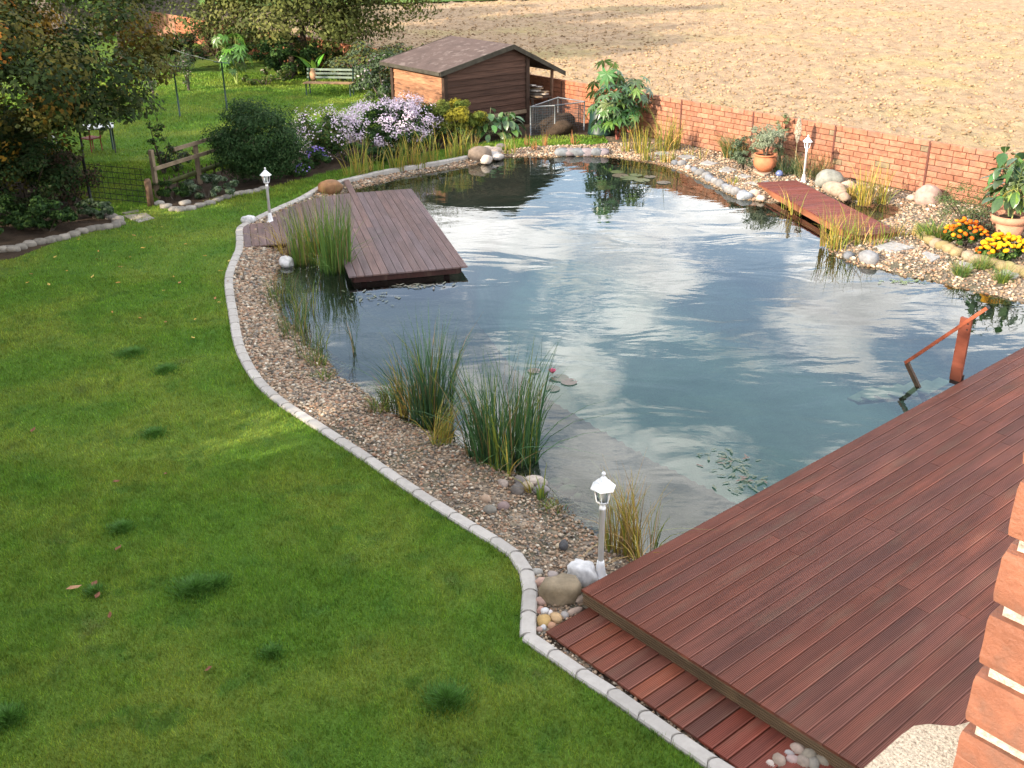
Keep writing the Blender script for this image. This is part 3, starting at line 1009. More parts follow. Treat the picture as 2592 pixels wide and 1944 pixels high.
for i, (px, py, sz) in enumerate([(1405, 1228, .10), (1437, 1245, .11), (1400, 1252, .08), (1462, 1262, .07), (1432, 1222, .07)]):
    stone(px, py, (sz, sz * .8, sz * .6), (.16, .15, .09), 'mossy cobble under the shallow water beside the near shore pile, %s from the left' % ORD[[1, 3, 0, 4, 2][i]], -.26, 'cobbles under water')
# left lamp and platform
stone(630, 562, (.16, .11, .10), WHT, 'white rock on the kerb beside the left lamp', 0, name='rock', sub=3, blocky=.5, cat='rock')
stone(836, 484, (.31, .22, .19), (0.20, .105, .05), 'rounded orange-brown boulder between kerb and wooden platform', -.02, name='boulder', sub=3, cat='rock', rough=.1, blocky=.05, rot=.3)
stone(726, 672, (.22, .14, .12), (0.52, .5, .48), 'pale rock at the waterline below the wooden walkway', -.14, name='rock', sub=3, cat='rock', blocky=.3)
stone(757, 645, (.28, .22, .2), (0.15, .115, .08), 'brown boulder half hidden by reeds below the walkway', -.14, name='boulder', sub=3, cat='rock')
# far bank pile
for (px, py, sz, c, lab) in [(1214, 403, (.34, .26, .24), (.17, .13, .10), 'large brown boulder left of the far stone pile'),
                             (1233, 385, (.22, .16, .12), (.40, .33, .27), 'cream stone on top of the far stone pile'),
                             (1254, 388, (.22, .16, .13), (.38, .30, .25), 'pale pink stone at the back of the far stone pile'),
                             (1245, 400, (.26, .16, .12), (.33, .30, .28), 'long grey stone in the middle of the far stone pile'),
                             (1232, 410, (.20, .16, .13), (.42, .36, .31), 'light stone touching the water in the far stone pile'),
                             (1262, 402, (.2, .12, .09), (.36, .32, .29), 'flat light stone at the right end of the far stone pile'),
                             (1268, 379, (.18, .12, .12), (.14, .12, .11), 'dark stone behind the far stone pile')]:
    stone(px, py, sz, c, lab, -.08, 'far stone pile')
for i, (px, w) in enumerate([(1424, .3), (1443, .22), (1462, .34), (1487, .3), (1509, .26), (1528, .2)]):
    stone(px, 391, (w * .8, .17, .12), (.15 + .04 * (i % 2), .16, .17), 'flat grey waterside slab, %s from the left on the far bank' % ORD[i], -.1, 'grey slabs on the far bank', blocky=.6, rot=random.uniform(-.15, .15))
# row on the right shore
rowpts = [(1708, 418), (1727, 422), (1740, 430), (1756, 437), (1771, 445), (1789, 455), (1805, 461), (1822, 468), (1836, 474), (1850, 482), (1866, 489), (1881, 496)]
rowpts = [(1708, 417), (1726, 420), (1741, 429), (1757, 435), (1771, 443), (1788, 451), (1796, 458), (1808, 463), (1822, 471), (1836, 479), (1845, 486), (1861, 491), (1880, 497)]
for i, (px, py) in enumerate(rowpts):
    g = random.uniform(.14, .27)
    w = random.uniform(.10, .145)
    stone(px, py, (w, w * .75, w * .8), (g, g * .98, g * .98) if i % 3 else (g * .8, g * .85, g * .95),
          'grey-white shore stone, %s from the far end of the row leading to the red bridge' % ORD[i], -.1, 'row of stones on the right shore', blocky=.35)
stone(1910, 495, (.14, .11, .1), (.42, .30, .24), 'pink stone at the bridge end of the shore row', -.08)
stone(1925, 506, (.12, .10, .08), (.40, .33, .27), 'beige stone under the near corner of the red bridge', -.1)
stone(1885, 503, (.22, .12, .11), (.25, .27, .29), 'longest blue-grey stone before the red bridge', -.12, blocky=.3)
# boulders by the wall
stone(2097, 470, (.36, .28, .26), (.21, .21, .18), 'large grey boulder behind the red bridge near the right lamp', -.02, name='boulder', sub=3, cat='rock')
stone(2112, 488, (.36, .2, .17), (.29, .215, .16), 'smooth tan boulder in front of the large grey one', -.02, name='boulder', sub=3, cat='rock', rough=.08)
stone(2145, 480, (.2, .15, .14), (.36, .25, .19), 'brown-pink cobble right of the smooth tan boulder', -.02)
stone(2125, 494, (.13, .1, .1), (.40, .28, .2), 'small tan cobble in front of the smooth tan boulder', -.04)
stone(2137, 503, (.22, .14, .1), (.27, .19, .14), 'flat brown stone beside the small pool behind the bridge', -.04)
stone(2347, 512, (.30, .26, .27), (.32, .225, .19), 'round pale pink boulder at the foot of the brick wall', -.03, name='boulder', sub=3, cat='rock', rough=.08)
stone(2313, 505, (.17, .12, .08), (.38, .29, .23), 'flat beige stone left of the pale pink boulder', -.02)
stone(2197, 664, (.25, .17, .15), (.19, .19, .195), 'big grey stone at the water on the right bank', -.12, name='rock', sub=3, cat='rock', rough=.1)
stone(2147, 653, (.13, .10, .09), (.115, .12, .13), 'small dark stone left of the big grey one at the water', -.12)
# yellow stone edging of the marigold bed
edgem = thing('stone_edging', 'row of mossy yellow stones edging the marigold bed', 'edging')
for i, (px, py) in enumerate([(2330, 585), (2325, 597), (2338, 607), (2352, 616), (2368, 623), (2385, 631), (2402, 638), (2420, 646), (2450, 656), (2470, 664), (2492, 668), (2513, 675), (2532, 680), (2555, 684), (2578, 692), (2595, 700)]):
    stone(px, py, (.16, .12, .11), random.choice([(.21, .165, .075), (.25, .19, .10), (.19, .165, .075), (.26, .2, .14)]), None, -.02, parent=edgem, blocky=.3)
# left bed edgings
edgel = thing('stone_edging', 'row of grey-brown stones edging the shaded bed on the left', 'edging')
for (x, y) in [(18, 1065), (62, 1058), (110, 1060), (165, 1045), (235, 1020), (320, 1003), (395, 990), (455, 975), (515, 965), (590, 940), (660, 915), (725, 900), (790, 890), (855, 880), (920, 870), (955, 850), (945, 820), (895, 800), (840, 785)]:
    g = random.uniform(.14, .22)
    stone(x / 3.16, 300 + y / 3.16, (.145, .10, .085), (g * 1.05, g * .93, g * .78), None, 0, parent=edgel, blocky=.6, rot=rad(20) + random.uniform(-.15, .15), sink=.3)
edgel2 = thing('stone_edging', 'row of flat stones edging the bed below the wooden rail fence', 'edging')
for (x, y) in [(1270, 690), (1330, 712), (1400, 735), (1450, 738), (1520, 728), (1600, 705), (1680, 685), (1745, 660), (1810, 640), (1870, 618), (1930, 608), (1990, 600), (2050, 590), (2110, 570), (1480, 685)]:
    g = random.uniform(.17, .27)
    stone(x / 3.16, 300 + y / 3.16, (.15, .10, .07), (g * 1.05, g * .95, g * .82), None, 0, parent=edgel2, blocky=.5, rot=rad(35) + random.uniform(-.3, .3), sink=.3)

# stepping slabs (flat, each its own)
def slab(corners, label, color, name='stepping_slab', z0=-.03, z1=.02, group=None, cat='slab'):
    pts = [at(x, y, z1) for x, y in corners]
    c = sum(pts, Vector()) / len(pts)
    m = MB()
    n = len(pts)
    lo = [(p.x - c.x, p.y - c.y, z0 - z1) for p in pts]
    mid = [(p.x - c.x, p.y - c.y, -.008) for p in pts]
    top = [((p.x - c.x) * .96, (p.y - c.y) * .96, 0) for p in pts]
    fs = [tuple(range(2 * n, 3 * n))]
    for r in (0, n):
        for i in range(n):
            j = (i + 1) % n
            fs.append((r + i, r + j, r + n + j, r + n + i))
    m.add(lo + mid + top, fs)
    bmx = m.mesh(name)
    o = link(name, bmx, M_rock, None, color, c)
    # consistent outward normals
    bm = bmesh.new(); bm.from_mesh(bmx); bmesh.ops.recalc_face_normals(bm, faces=bm.faces); bm.to_mesh(bmx); bm.free()
    return tag(o, label, cat, group)


SL = (.27, .26, .245)
sls = [((1656, 386), (1680, 381), (1698, 388), (1672, 391)), ((1714, 395), (1742, 389), (1764, 397), (1735, 402)), ((1772, 412), (1790, 405), (1818, 412), (1800, 418)),
       ((1820, 431), (1838, 421), (1866, 429), (1842, 435)), ((1866, 446), (1876, 439), (1906, 446), (1888, 450)), ((1882, 463), (1912, 457), (1950, 457), (1920, 466))]
for i, q in enumerate(sls):
    slab(q, 'pale stepping slab, %s from the far end of the path before the bridge' % ORD[i], SL, group='stepping slabs')
slab(((2213, 623), (2260, 610), (2315, 625), (2255, 638)), 'large pale stepping slab at the near end of the red bridge', (.27, .26, .245), group='stepping slabs')
slab(((2334, 640), (2343, 635), (2384, 648), (2358, 662)), 'pale slab after the large one on the right bank', (.27, .26, .245), group='stepping slabs')
slab(((2425, 665), (2432, 660), (2464, 668), (2462, 682)), 'pale slab half hidden by grass tufts on the right bank', (.27, .26, .245), group='stepping slabs')
slab(((2528, 690), (2545, 678), (2592, 688), (2570, 704)), 'pale slab at the right edge of the right bank path', (.27, .26, .245), group='stepping slabs')
slab(((310, 545), (370, 538), (381, 545), (335, 557)), 'long pale stone step slab in front of the wire gate', (.27, .23, .18), 'step_slab', group='gate steps')
slab(((340, 557), (381, 547), (391, 551), (350, 562)), 'front stone step slab before the wire gate', (.27, .24, .2), 'step_slab', group='gate steps')
slab(((308, 538), (350, 530), (352, 534), (316, 541)), 'narrow mossy step slab right under the wire gate', (.16, .15, .10), 'step_slab', group='gate steps')

# ------------------------------------------------------------------ decking
BW, BP, BT = 0.1405, 0.1465, 0.027
_bm_cache = {}


def board_mesh(L, w=BW, t=BT, ridges=9, gd=.006):
    key = (round(L, 2), w, t, ridges, gd)
    if key in _bm_cache:
        return _bm_cache[key]
    prof = [(-w / 2, -t), (-w / 2, -.003)]
    p = (w - .012) / ridges
    x = -w / 2 + .006
    for i in range(ridges):
        prof += [(x, 0), (x + p * .50, 0), (x + p * .60, -gd), (x + p * .92, -gd)]
        x += p
    prof += [(w / 2 - .006, 0), (w / 2, -.004), (w / 2, -t)]
    n = len(prof)
    vs = [(-L / 2, y, z) for y, z in prof] + [(L / 2, y, z) for y, z in prof]
    fs = [tuple(range(n)), tuple(reversed(range(n, 2 * n)))]
    for i in range(n):
        j = (i + 1) % n
        fs.append((i, n + i, n + j, j))
    me = bpy.data.meshes.new('board')
    me.from_pydata(vs, [], fs)
    me.update()
    bm = bmesh.new(); bm.from_mesh(me); bmesh.ops.recalc_face_normals(bm, faces=bm.faces); bm.to_mesh(me); bm.free()
    _bm_cache[key] = me
    return me


def deck_col(base, var=.15):
    f = random.uniform(1 - var, 1 + var)
    r = random.uniform(-.08, .08)
    return (base[0] * f * (1 + r), base[1] * f, base[2] * f * (1 - r))


DECKZ = 0.20
DB = (0.140, 0.047, 0.030)
deck = thing('main_deck', 'large dark red ribbed timber deck reaching over the pond in the right foreground', 'deck', (DA.x, DA.y, 0), math.atan2(DU.y, DU.x))
# local x along the boards, local -y away from the pond
nb = 36
for j in range(nb):
    yl = -(BP * j + BP / 2)
    x = 0.0
    first = True
    while x < 13.2:
        L = random.uniform(2.4, 4.2)
        if first:
            L = random.choice([2.2, 3.1, 3.9, 4.6]) + random.uniform(-.2, .2)
        first = False
        L = min(L, 13.6 - x)
        L = round(L, 1)
        link('board', board_mesh(L - .004), M_deck, deck, deck_col(DB), (x + L / 2, yl, DECKZ), (0, 0, 0))
        x += L
# fascia at the end and along the water
fm = board_mesh(5.2, .135, .024, 5, .015)
frot = Matrix(((0, 0, -1), (1, 0, 0), (0, -1, 0))).to_euler()
link('fascia', fm, M_deck, deck, (.135, .092, .055), (0.004, -2.62, DECKZ - .100), frot)
mb = MB().box((6.8, -.05, DECKZ - .10), (13.5, .045, .13))
mb.build('beam', M_deck, deck, (.07, .03, .024))
mb = MB()
for k in range(5):
    mb.box((.06 + 3.2 * k, -1.2, -.45), (.10, .10, 1.2))
mb.build('post', M_deck, deck, (.06, .035, .028))
mb = MB().box((.09, -2.65, DECKZ - .19), (.09, 5.2, .10))
mb.build('joist', M_deck, deck, (.05, .03, .025))

# the lower step
stp = thing('deck_step', 'low step of short separate red-brown boards along the deck end', 'step', (DA.x, DA.y, 0), math.atan2(DU.y, DU.x))
for j in range(18):
    yl = -(0.10 + 0.1485 * j + .07)
    base = DB if j < 12 else (0.175, 0.045, 0.028)
    c = deck_col(base, .25)
    if j in (2, 7):
        c = (.20, .06, .032)
    link('board', board_mesh(.60, .135, .026, 8), M_deck, stp, c, (-.235, yl, .045 + random.uniform(-.002, .002)))
mb = MB().box((-.50, -1.45, -.01), (.03, 2.7, .07))
mb.box((-.06, -1.45, -.01), (.04, 2.7, .07))
mb.build('bearer', M_deck, stp, (.05, .03, .022))
# ground under the step and the cobbles at its end
mb = MB()
for k, (a, b) in enumerate(((-.62, .02),)):
    c = [DA + DU * a + DV * (-.02), DA + DU * b + DV * (-.02), DA + DU * b + DV * 5.4, DA + DU * a + DV * 5.4]
    mb.add([(p.x, p.y, -.008) for p in c], [(3, 2, 1, 0)])
tag(mb.build('step_ground', M_soil), kind='structure')
ii = 0
for (x, y, s, c) in [(430, 1500, .055, (.20, .16, .13)), (330, 1570, .05, (.30, .27, .26)), (400, 1540, .07, (.33, .25, .20)), (480, 1590, .08, (.20, .17, .13)), (360, 1620, .06, (.30, .22, .2)),
                     (250, 1630, .07, (.25, .19, .15)), (440, 1640, .07, (.25, .2, .16)), (540, 1600, .05, (.22, .19, .15)), (600, 1630, .07, (.19, .16, .12)), (180, 1655, .05, (.36, .3, .26)), (520, 1650, .07, (.2, .18, .15))]:
    o = stone(1892 + x / 3.16, 1419 + y / 3.16, (s, s * .8, s * .8), c, 'rounded cobble at the lower end of the step boards, %s from the left' % ORD[sorted([430, 330, 400, 480, 360, 250, 440, 540, 600, 180, 520]).index(x)], .0, 'cobbles at the end of the step')

# left platform
PO = Vector((-2.88, 17.76, 0.0))
plat = thing('wooden_platform', 'weathered L-shaped timber platform over the far left water', 'deck', PO, rad(90 + 14.6))
# local x along the boards (away from camera), local y = -w (w to the right)
PB = (0.165, 0.108, 0.100)
PZ = 0.03


def plat_top(w):
    pts = [(-1.15, 4.45), (-1.06, 4.8), (-.6, 5.4), (-.08, 5.86), (.67, 6.1), (.83, 6.1), (3, 6.12)]
    if w < -1.15:
        return 4.06
    for (a, b), (c, d) in zip(pts, pts[1:]):
        if w <= c:
            return b + (d - b) * (w - a) / (c - a)
    return 6.12


w = -1.80
while w < 2.05:
    wc = w + BP / 2
    u0 = 2.42 if wc < -0.02 else 0.0
    u1 = plat_top(wc)
    if .66 < wc < .80:
        u1 = 7.6
    cuts = [u0, u1]
    if u1 - u0 > 4:
        cuts = [u0, u0 + random.choice([1.9, 2.6, 3.1, 3.7]), u1]
    for a, b in zip(cuts, cuts[1:]):
        link('board', board_mesh(round(b - a, 2) - .004, .1345), M_deckgrey, plat, deck_col(PB, .1), ((a + b) / 2, -wc, PZ))
    w += BP
for c_, s_ in (((.06, -1.03, PZ - .085), (.04, 1.96, .11)), ((2.48, .90, PZ - .085), (.04, 1.7, .11)), ((3.05, -2.03, PZ - .085), (5.9, .04, .11)), ((1.25, -.05, PZ - .085), (2.3, .04, .11))):
    MB().box(c_, s_).build('fascia', M_deck, plat, (.045, .018, .015))
mb = MB()
for (u, w_) in ((.3, .25), (.3, 1.8), (3, 1.8), (5.6, 1.8), (3, .3), (5.5, .3)):
    mb.box((u, -w_, -.4), (.10, .10, .75))
mb.build('post', M_deck, plat, (.05, .03, .025))

# red bridge on the right
b0, b1, b2, b3 = Vector((5.83, 24.26, 0)), Vector((6.80, 24.47, 0)), Vector((7.79, 20.02, 0)), Vector((6.77, 19.83, 0))
bd = ((b3 - b0) + (b2 - b1)).normalized()
bridge = thing('footbridge', 'red-brown plank footbridge over the inlet in front of the brick wall', 'bridge', (b0 + b1) / 2, math.atan2(bd.y, bd.x))
LBR = 4.54
nbr = int(LBR / .148)
for j in range(nbr):
    link('plank', board_mesh(1.0, .134, .03, 5), M_deck, bridge, deck_col((.145, .042, .033), .14), ((j + .5) * LBR / nbr, 0, .10), (0, 0, rad(90)))
for s in (-1, 1):
    MB().box((LBR / 2, s * .44, .10 - .03 - .07), (LBR - .06, .05, .14)).build('beam', M_deck, bridge, (.22, .085, .045))
MB().box((LBR - .02, 0, .10 - .105), (.035, .8, .145)).build('end_beam', M_deck, bridge, (.12, .035, .03))

# stair rail into the water
rp = Vector((6.02, 12.81, 0))
RD = azv(-40.5)
lad = thing('stair_rail', 'orange-red timber hand rail with post at the pool steps beside the deck', 'railing', (rp.x, rp.y, 0), math.atan2(RD.y, RD.x))
# local x outwards over the water
M_rail = deck_wood('rail_wood', (.30, .10, .05), .3)
MB().box((0, 0, .60), (.155, .04, .90), bev=.004).build('post', M_rail, lad, (.17, .048, .028))
mb = MB().box((0, -.035, .16), (.17, .045, .16))
mb.build('bracket', M_rail, lad, (.04, .025, .022))
p0_, p1_ = Vector((.74, 0, .17)), Vector((-.25, 0, 1.27))
ax = (p1_ - p0_).normalized()
mrot = Matrix((ax, Vector((0, 1, 0)), ax.cross(Vector((0, 1, 0))))).transposed()
mb = MB().box((p0_ + p1_) / 2, ((p1_ - p0_).length, .06, .045), mrot)
mb.build('handrail', M_rail, lad, (.27, .072, .036))
for zb_ in (.90, .98):
    MB().tube([(-.04, -.024, zb_), (-.04, .024, zb_)], .011, 8).build('bolt', M_iron, lad)
mb = MB().box(p1_, (.012, .062, .047), mrot)
mb.build('end_cap', M_iron, lad)
q0, q1 = Vector((.72, 0, .17)), Vector((.34, 0, -.34))
ax = (q1 - q0).normalized()
mrot = Matrix((ax, Vector((0, 1, 0)), ax.cross(Vector((0, 1, 0))))).transposed()
mb = MB().box((q0 + q1) / 2, ((q1 - q0).length, .045, .06), mrot)
mb.build('lower_rail', M_rail, lad, (.055, .045, .028))

steps = thing('pool_stair', 'pale wooden stair treads going down under water beside the stair rail', 'stairs', (0, 0, 0))
for i, (a, b) in enumerate([((1470, 930), (1610, 860)), ((1370, 952), (1500, 872)), ((1262, 970), (1360, 885)), ((1152, 982), (1245, 900)), ((1042, 992), (1132, 912)), ((940, 992), (1015, 932))]):
    zt = -.15 - .13 * i
    A_, B_ = at(1892 + a[0] / 3.16, 700 + a[1] / 3.16, zt), at(1892 + b[0] / 3.16, 700 + b[1] / 3.16, zt)
    m_ = (A_ + B_) / 2 + RD * .09
    MB().box((0, 0, 0), (.62, .20, .035), bev=.004).build('tread', M_liner, steps, None, m_, (0, 0, math.atan2(DU.y, DU.x)))
mb = MB()
for s in (-.33, .33):
    c0 = at(1892 + 1560 / 3.16, 700 + 900 / 3.16, -.2) + DU * s
    c1 = at(1892 + 975 / 3.16, 700 + 962 / 3.16, -.85) + DU * s
    mb.tube([c0, c1], .03, 4, smooth=False)
mb.build('stringer', M_liner, steps)

# ------------------------------------------------------------------ lamps
def lamp(px, py, z, label, H=1.15, rot=0.0):
    p = at(px, py, z)
    t = thing('garden_lamp', label, 'lamp', (p.x, p.y, z), rot, 'white garden lamp posts')
    k = H / 1.15
    MB().lathe([(.085, 0), (.082, .012), (.062, .03), (.052, .08), (.040, .16), (.034, .20), (.030, .205)], 14).build('base', M_white, t)
    MB().lathe([(.029, .20), (.029, .78), (.033, .782), (.033, .80), (.028, .805), (.027, .845)], 14).build('pole', M_white, t)
    MB().lathe([(.03, .84), (.05, .85), (.062, .868), (.062, .876)], 6).build('lantern_cup', M_white, t)
    cage = MB()
    for i in range(6):
        a = PI / 3 * i
        cage.tube([(.060 * math.cos(a), .060 * math.sin(a), .872), (.086 * math.cos(a), .086 * math.sin(a), 1.02)], .006, 5)
    cage.lathe([(.090, 1.012), (.092, 1.020)], 6)
    cage.build('cage', M_white, t)
    MB().lathe([(.053, .876), (.080, 1.016)], 6, smooth=False).build('glass', M_glass, t)
    MB().lathe([(.030, .88), (.030, .97), (.022, .985), (.008, .99)], 10).build('bulb', M_white, t)
    rf = MB().lathe([(.124, 1.018), (.126, 1.026), (.070, 1.080), (.067, 1.088), (.050, 1.096), (.026, 1.128), (.012, 1.14)], 6, smooth=False).build('roof', M_white, t)
    MB().lathe([(.008, 1.135), (.012, 1.15), (.019, 1.158), (.021, 1.168), (.017, 1.18), (.004, 1.188)], 10).build('finial', M_white, rf)
    t.scale = (k, k, k)
    return t


lamp(1519, 1462, -.02, 'white lantern lamp post beside the near corner of the deck', 1.16, .25)
lamp(685, 562, 0.0, 'white lantern lamp post beside the weathered platform on the left', 1.13, .1)
lamp(2033, 462, -.01, 'white lantern lamp post beside the red bridge on the right', 1.10, .4)

# ------------------------------------------------------------------ garden wall
gw = thing('garden_wall', 'long red split-block garden wall between pond and ploughed field', 'wall', (WA.x, WA.y, 0), math.atan2(WD.y, WD.x))
# local x along the wall (s); pond side is local +y or -y
side = 1.0 if Vector((-WD.y, WD.x, 0)).dot(WN) > 0 else -1.0
HW, ROWS = 1.20, 9
RH = HW / ROWS
joints = [2.1 + 2.5 * k for k in range(-4, 18)]
mb = MB().box((19.0, -side * .02, HW / 2 - .02), (58.0, .11, HW - .01))
mb.build('core', M_mortar, gw)


def block_mesh(L, hgt, dep=.05):
    m = MB()
    b = .010
    x, z = L / 2, hgt / 2
    m.add([(-x, 0, -z), (x, 0, -z), (x, 0, z), (-x, 0, z), (-x, side * (dep - b), -z), (x, side * (dep - b), -z), (x, side * (dep - b), z), (-x, side * (dep - b), z),
           (-x + b, side * dep, -z + b), (x - b, side * dep, -z + b), (x - b, side * dep, z - b), (-x + b, side * dep, z - b)],
          [(4, 5, 9, 8), (5, 6, 10, 9), (6, 7, 11, 10), (7, 4, 8, 11), (8, 9, 10, 11), (0, 1, 5, 4), (1, 2, 6, 5), (2, 3, 7, 6), (3, 0, 4, 7)])
    me = m.mesh('block')
    bm = bmesh.new(); bm.from_mesh(me); bmesh.ops.recalc_face_normals(bm, faces=bm.faces); bm.to_mesh(me); bm.free()
    me.materials.append(M_block)
    return me


_blk = {}
blocks = []
for a, b in zip(joints, joints[1:]):
    for r in range(ROWS):
        x = a + .02
        unit = .40
        first = True
        while x < b - .03:
            L = unit if not (first and r % 2) else unit / 2
            if random.random() < .18:
                L *= .75
            first = False
            L = min(L, b - .02 - x)
            if b - .02 - (x + L) < .08:
                L = b - .02 - x
            blocks.append((x + L / 2, r, round(L - .010, 2)))
            x += L
vis = sorted([k for k in range(len(blocks)) if -0.9 < blocks[k][0] < 15], key=lambda k: blocks[k][0])[:300]
vis = set(vis)
far_v, far_f = [], []
for k, (s, r, L) in enumerate(blocks):
    key = L
    if key not in _blk:
        _blk[key] = block_mesh(L, RH - .011)
    c = random.choice([(.30, .135, .082), (.32, .148, .090), (.28, .122, .076), (.33, .158, .100), (.29, .137, .088)])
    f = random.uniform(.85, 1.12)
    c = tuple(u * f for u in c)
    if random.random() < .04:
        c = (.20, .15, .095)
    y = side * (.032 + random.uniform(0, .010))
    if k in vis:
        link('block', _blk[key], None, gw, c, (s, y, (r + .5) * RH))
    else:
        o0 = len(far_v)
        me = _blk[key]
        far_v += [(v.co.x + s, v.co.y + y, v.co.z + (r + .5) * RH) for v in me.vertices]
        far_f += [tuple(i + o0 for i in p_.vertices) for p_ in me.polygons]
me = bpy.data.meshes.new('far_blocks')
me.from_pydata(far_v, [], far_f)
me.update()
o = link('far_blocks', me, M_block, gw, (.33, .13, .072))
o['kind'] = 'stuff'
for s in joints:
    MB().box((s, side * .055, HW / 2 - .03), (.045, .075, HW - .04)).build('post', M_steelpost, gw)

# ------------------------------------------------------------------ house corner (window jamb and sill)
hc = Vector((0.512, 0.916, 0))
JD = azv(139.5)                      # back along the jamb
house = thing('brick_house', 'orange brick window jamb and rough cream sill at the right edge of the foreground', 'house', (hc.x, hc.y, 0), math.atan2(DU.y, DU.x))
# local x along the facade (to the right), local -y back into the house
PITCH = .083
BH = .068
ztop = 5.39


def worn_brick(lx, ly, lz, seed):
    from mathutils import noise as nz_
    bm = bmesh.new()
    bmesh.ops.create_cube(bm, size=1.0)
    bmesh.ops.subdivide_edges(bm, edges=bm.edges[:], cuts=5, use_grid_fill=True)
    for v in bm.verts:
        p = Vector((v.co.x * lx, v.co.y * ly, v.co.z * lz))
        e = sum(1 for q, L in ((abs(v.co.x), 1), (abs(v.co.y), 1), (abs(v.co.z), 1)) if q > .49)
        inw = {0: 0, 1: 0, 2: .0010, 3: .0022}[e]
        n_ = nz_.noise(p * 38 + Vector((seed * 2.3, seed, 0)))
        chip = max(0, nz_.noise(p * 24 + Vector((seed * 5.1, 0, seed))) - .38) * .014 if e >= 2 else 0
        d = Vector((-math.copysign(1, v.co.x) if abs(v.co.x) > .49 else 0, -math.copysign(1, v.co.y) if abs(v.co.y) > .49 else 0, -math.copysign(1, v.co.z) if abs(v.co.z) > .49 else 0))
        v.co = p + d * (inw + chip) + (d * n_ * .0006 if e else Vector())
    me = bpy.data.meshes.new('brick')
    bm.to_mesh(me); bm.free()
    return me


for k in range(-16, 5):
    zc = ztop - PITCH * k - .036
    if zc - .036 < 5.03:
        hgt = .045
        zc = 5.085
        if k > 4:
            continue
    else:
        hgt = BH
    for (xo, yo, lx, ly) in (((.0575, -.12, .115, .24),) if k % 2 else ((.0575, -.1, .115, .20),)):
        j1 = random.uniform(-.003, .003)
        f = random.uniform(.92, 1.08)
        o = link('brick', worn_brick(lx, ly, hgt, k), M_brick, house, (.185 * f, .072 * f, .041 * f), (xo + j1, yo + j1, zc))
    o = MB().box((0, 0, 0), (.23, .235, hgt), bev=.004).build('brick', M_brick, house, (.18, .070, .040), (.0575 + .185, -.12, zc))
MB().box((.20, -.13, 5.9), (.382, .235, 1.75)).build('mortar_core', M_lime, house)
MB().box((.75, -.13, 5.9), (.70, .22, 1.70)).build('upper_wall', M_brick, house, (.18, .070, .040))
# sill
sp = [Vector((.503, 1.008, 0)), Vector((.503, 1.008, 0)) - DU * 1.7]
def loc_h(p):
    d = Vector((p[0], p[1], 0)) - hc
    return (d.dot(DU), -d.dot(JD))
c0 = loc_h((.503, 1.008))
c1_ = loc_h(a2(2415, 1838, 5.065))
poly = [(c0[0] + .012, c0[1] - .012), (c0[0] - .004, c0[1] - .002), (c0[0] - .03, c0[1]), (-1.7, c0[1]), (-1.7, -.30), (.16, -.30), (.16, c1_[1] - .03), (c1_[0], c1_[1])]
me = bpy.data.meshes.new('sill')
bm = bmesh.new()
vs = [bm.verts.new((x, y, 5.03)) for x, y in poly]
f = bm.faces.new(vs)
r_ = bmesh.ops.extrude_face_region(bm, geom=[f])
for v in [g for g in r_['geom'] if isinstance(g, bmesh.types.BMVert)]:
    v.co.z = 5.065
bmesh.ops.recalc_face_normals(bm, faces=bm.faces)
bm.to_mesh(me); bm.free()
link('sill', me, M_plaster, house)
MB().box((-1.0, -.16, 2.5), (6.0, .28, 5.04)).build('lower_wall', M_brick, house, (.18, .070, .040))

# ================================================================== buildings and furniture of the garden
# shed
F0 = at(1130, 345, 0)
shed = thing('garden_shed', 'brown wooden plank shed with felt roof and open lean-to at the far bank', 'shed', F0, rad(38))
SW, SD, EZ, AX, AZ_ = 3.02, 2.75, 1.86, 2.40, 2.36
slopeL = (AZ_ - EZ) / AX
slopeR = -.47
RX = SW


def roof_z(x):
    return EZ + slopeL * x if x <= AX else AZ_ + slopeR * (x - AX)


PH = .178
WOODL, WOODF_SHADED = (.27, .135, .075), (.068, .036, .025)  # same wood on both walls; the front's darker tone paints in its shade
# left wall planks (run along local y)
zb = .12
r = 0
while zb < EZ - .02:
    hgt = min(PH, EZ - zb)
    m = MB()
    y0, y1 = .04, SD - .04
    m.add([(-.032, y0, 0), (-.006, y0, hgt - .006), (.02, y0, hgt - .006), (.02, y0, 0), (-.032, y1, 0), (-.006, y1, hgt - .006), (.02, y1, hgt - .006), (.02, y1, 0)],
          [(0, 4, 5, 1), (1, 5, 6, 2), (2, 6, 7, 3), (3, 7, 4, 0), (0, 1, 2, 3), (7, 6, 5, 4)])
    f = random.uniform(.75, 1.2)
    m.build('plank', M_shedwood, shed, tuple(u * f for u in WOODL), (0, 0, zb))
    zb += PH
# front gable planks, shade painted into their colour
zb = .30
while zb < AZ_ - .05:
    z1_ = zb + PH - .006
    # x range where the roof is above the plank top
    xa, xb = .04, SW - .04
    def xr(zq):
        lo = max(.04, (zq - EZ) / slopeL) if zq > EZ else .04
        hi = min(SW - .04, AX + (zq - AZ_) / slopeR) if zq > roof_z(SW) else SW - .04
        return lo, hi
    l0, h0 = xr(zb + .02)
    l1, h1 = xr(min(z1_ + .02, AZ_ - .01))
    if h0 - l0 > .1:
        z1_ = min(z1_, AZ_ - .03)
        m = MB()
        m.add([(l0, -.032, zb), (h0, -.032, zb), (h1, -.006, z1_), (l1, -.006, z1_), (l0, .02, zb), (h0, .02, zb), (h1, .02, z1_), (l1, .02, z1_)],
              [(0, 1, 2, 3), (3, 2, 6, 7), (7, 6, 5, 4), (4, 5, 1, 0), (1, 5, 6, 2), (0, 3, 7, 4)])
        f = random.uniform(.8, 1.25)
        m.build('plank', M_shedwood, shed, tuple(u * f for u in WOODF_SHADED))
    zb += PH
MB().box((1.65, -.045, .40), (2.6, .05, .10)).build('ledge_board', M_oldwood, shed, (.20, .15, .10))
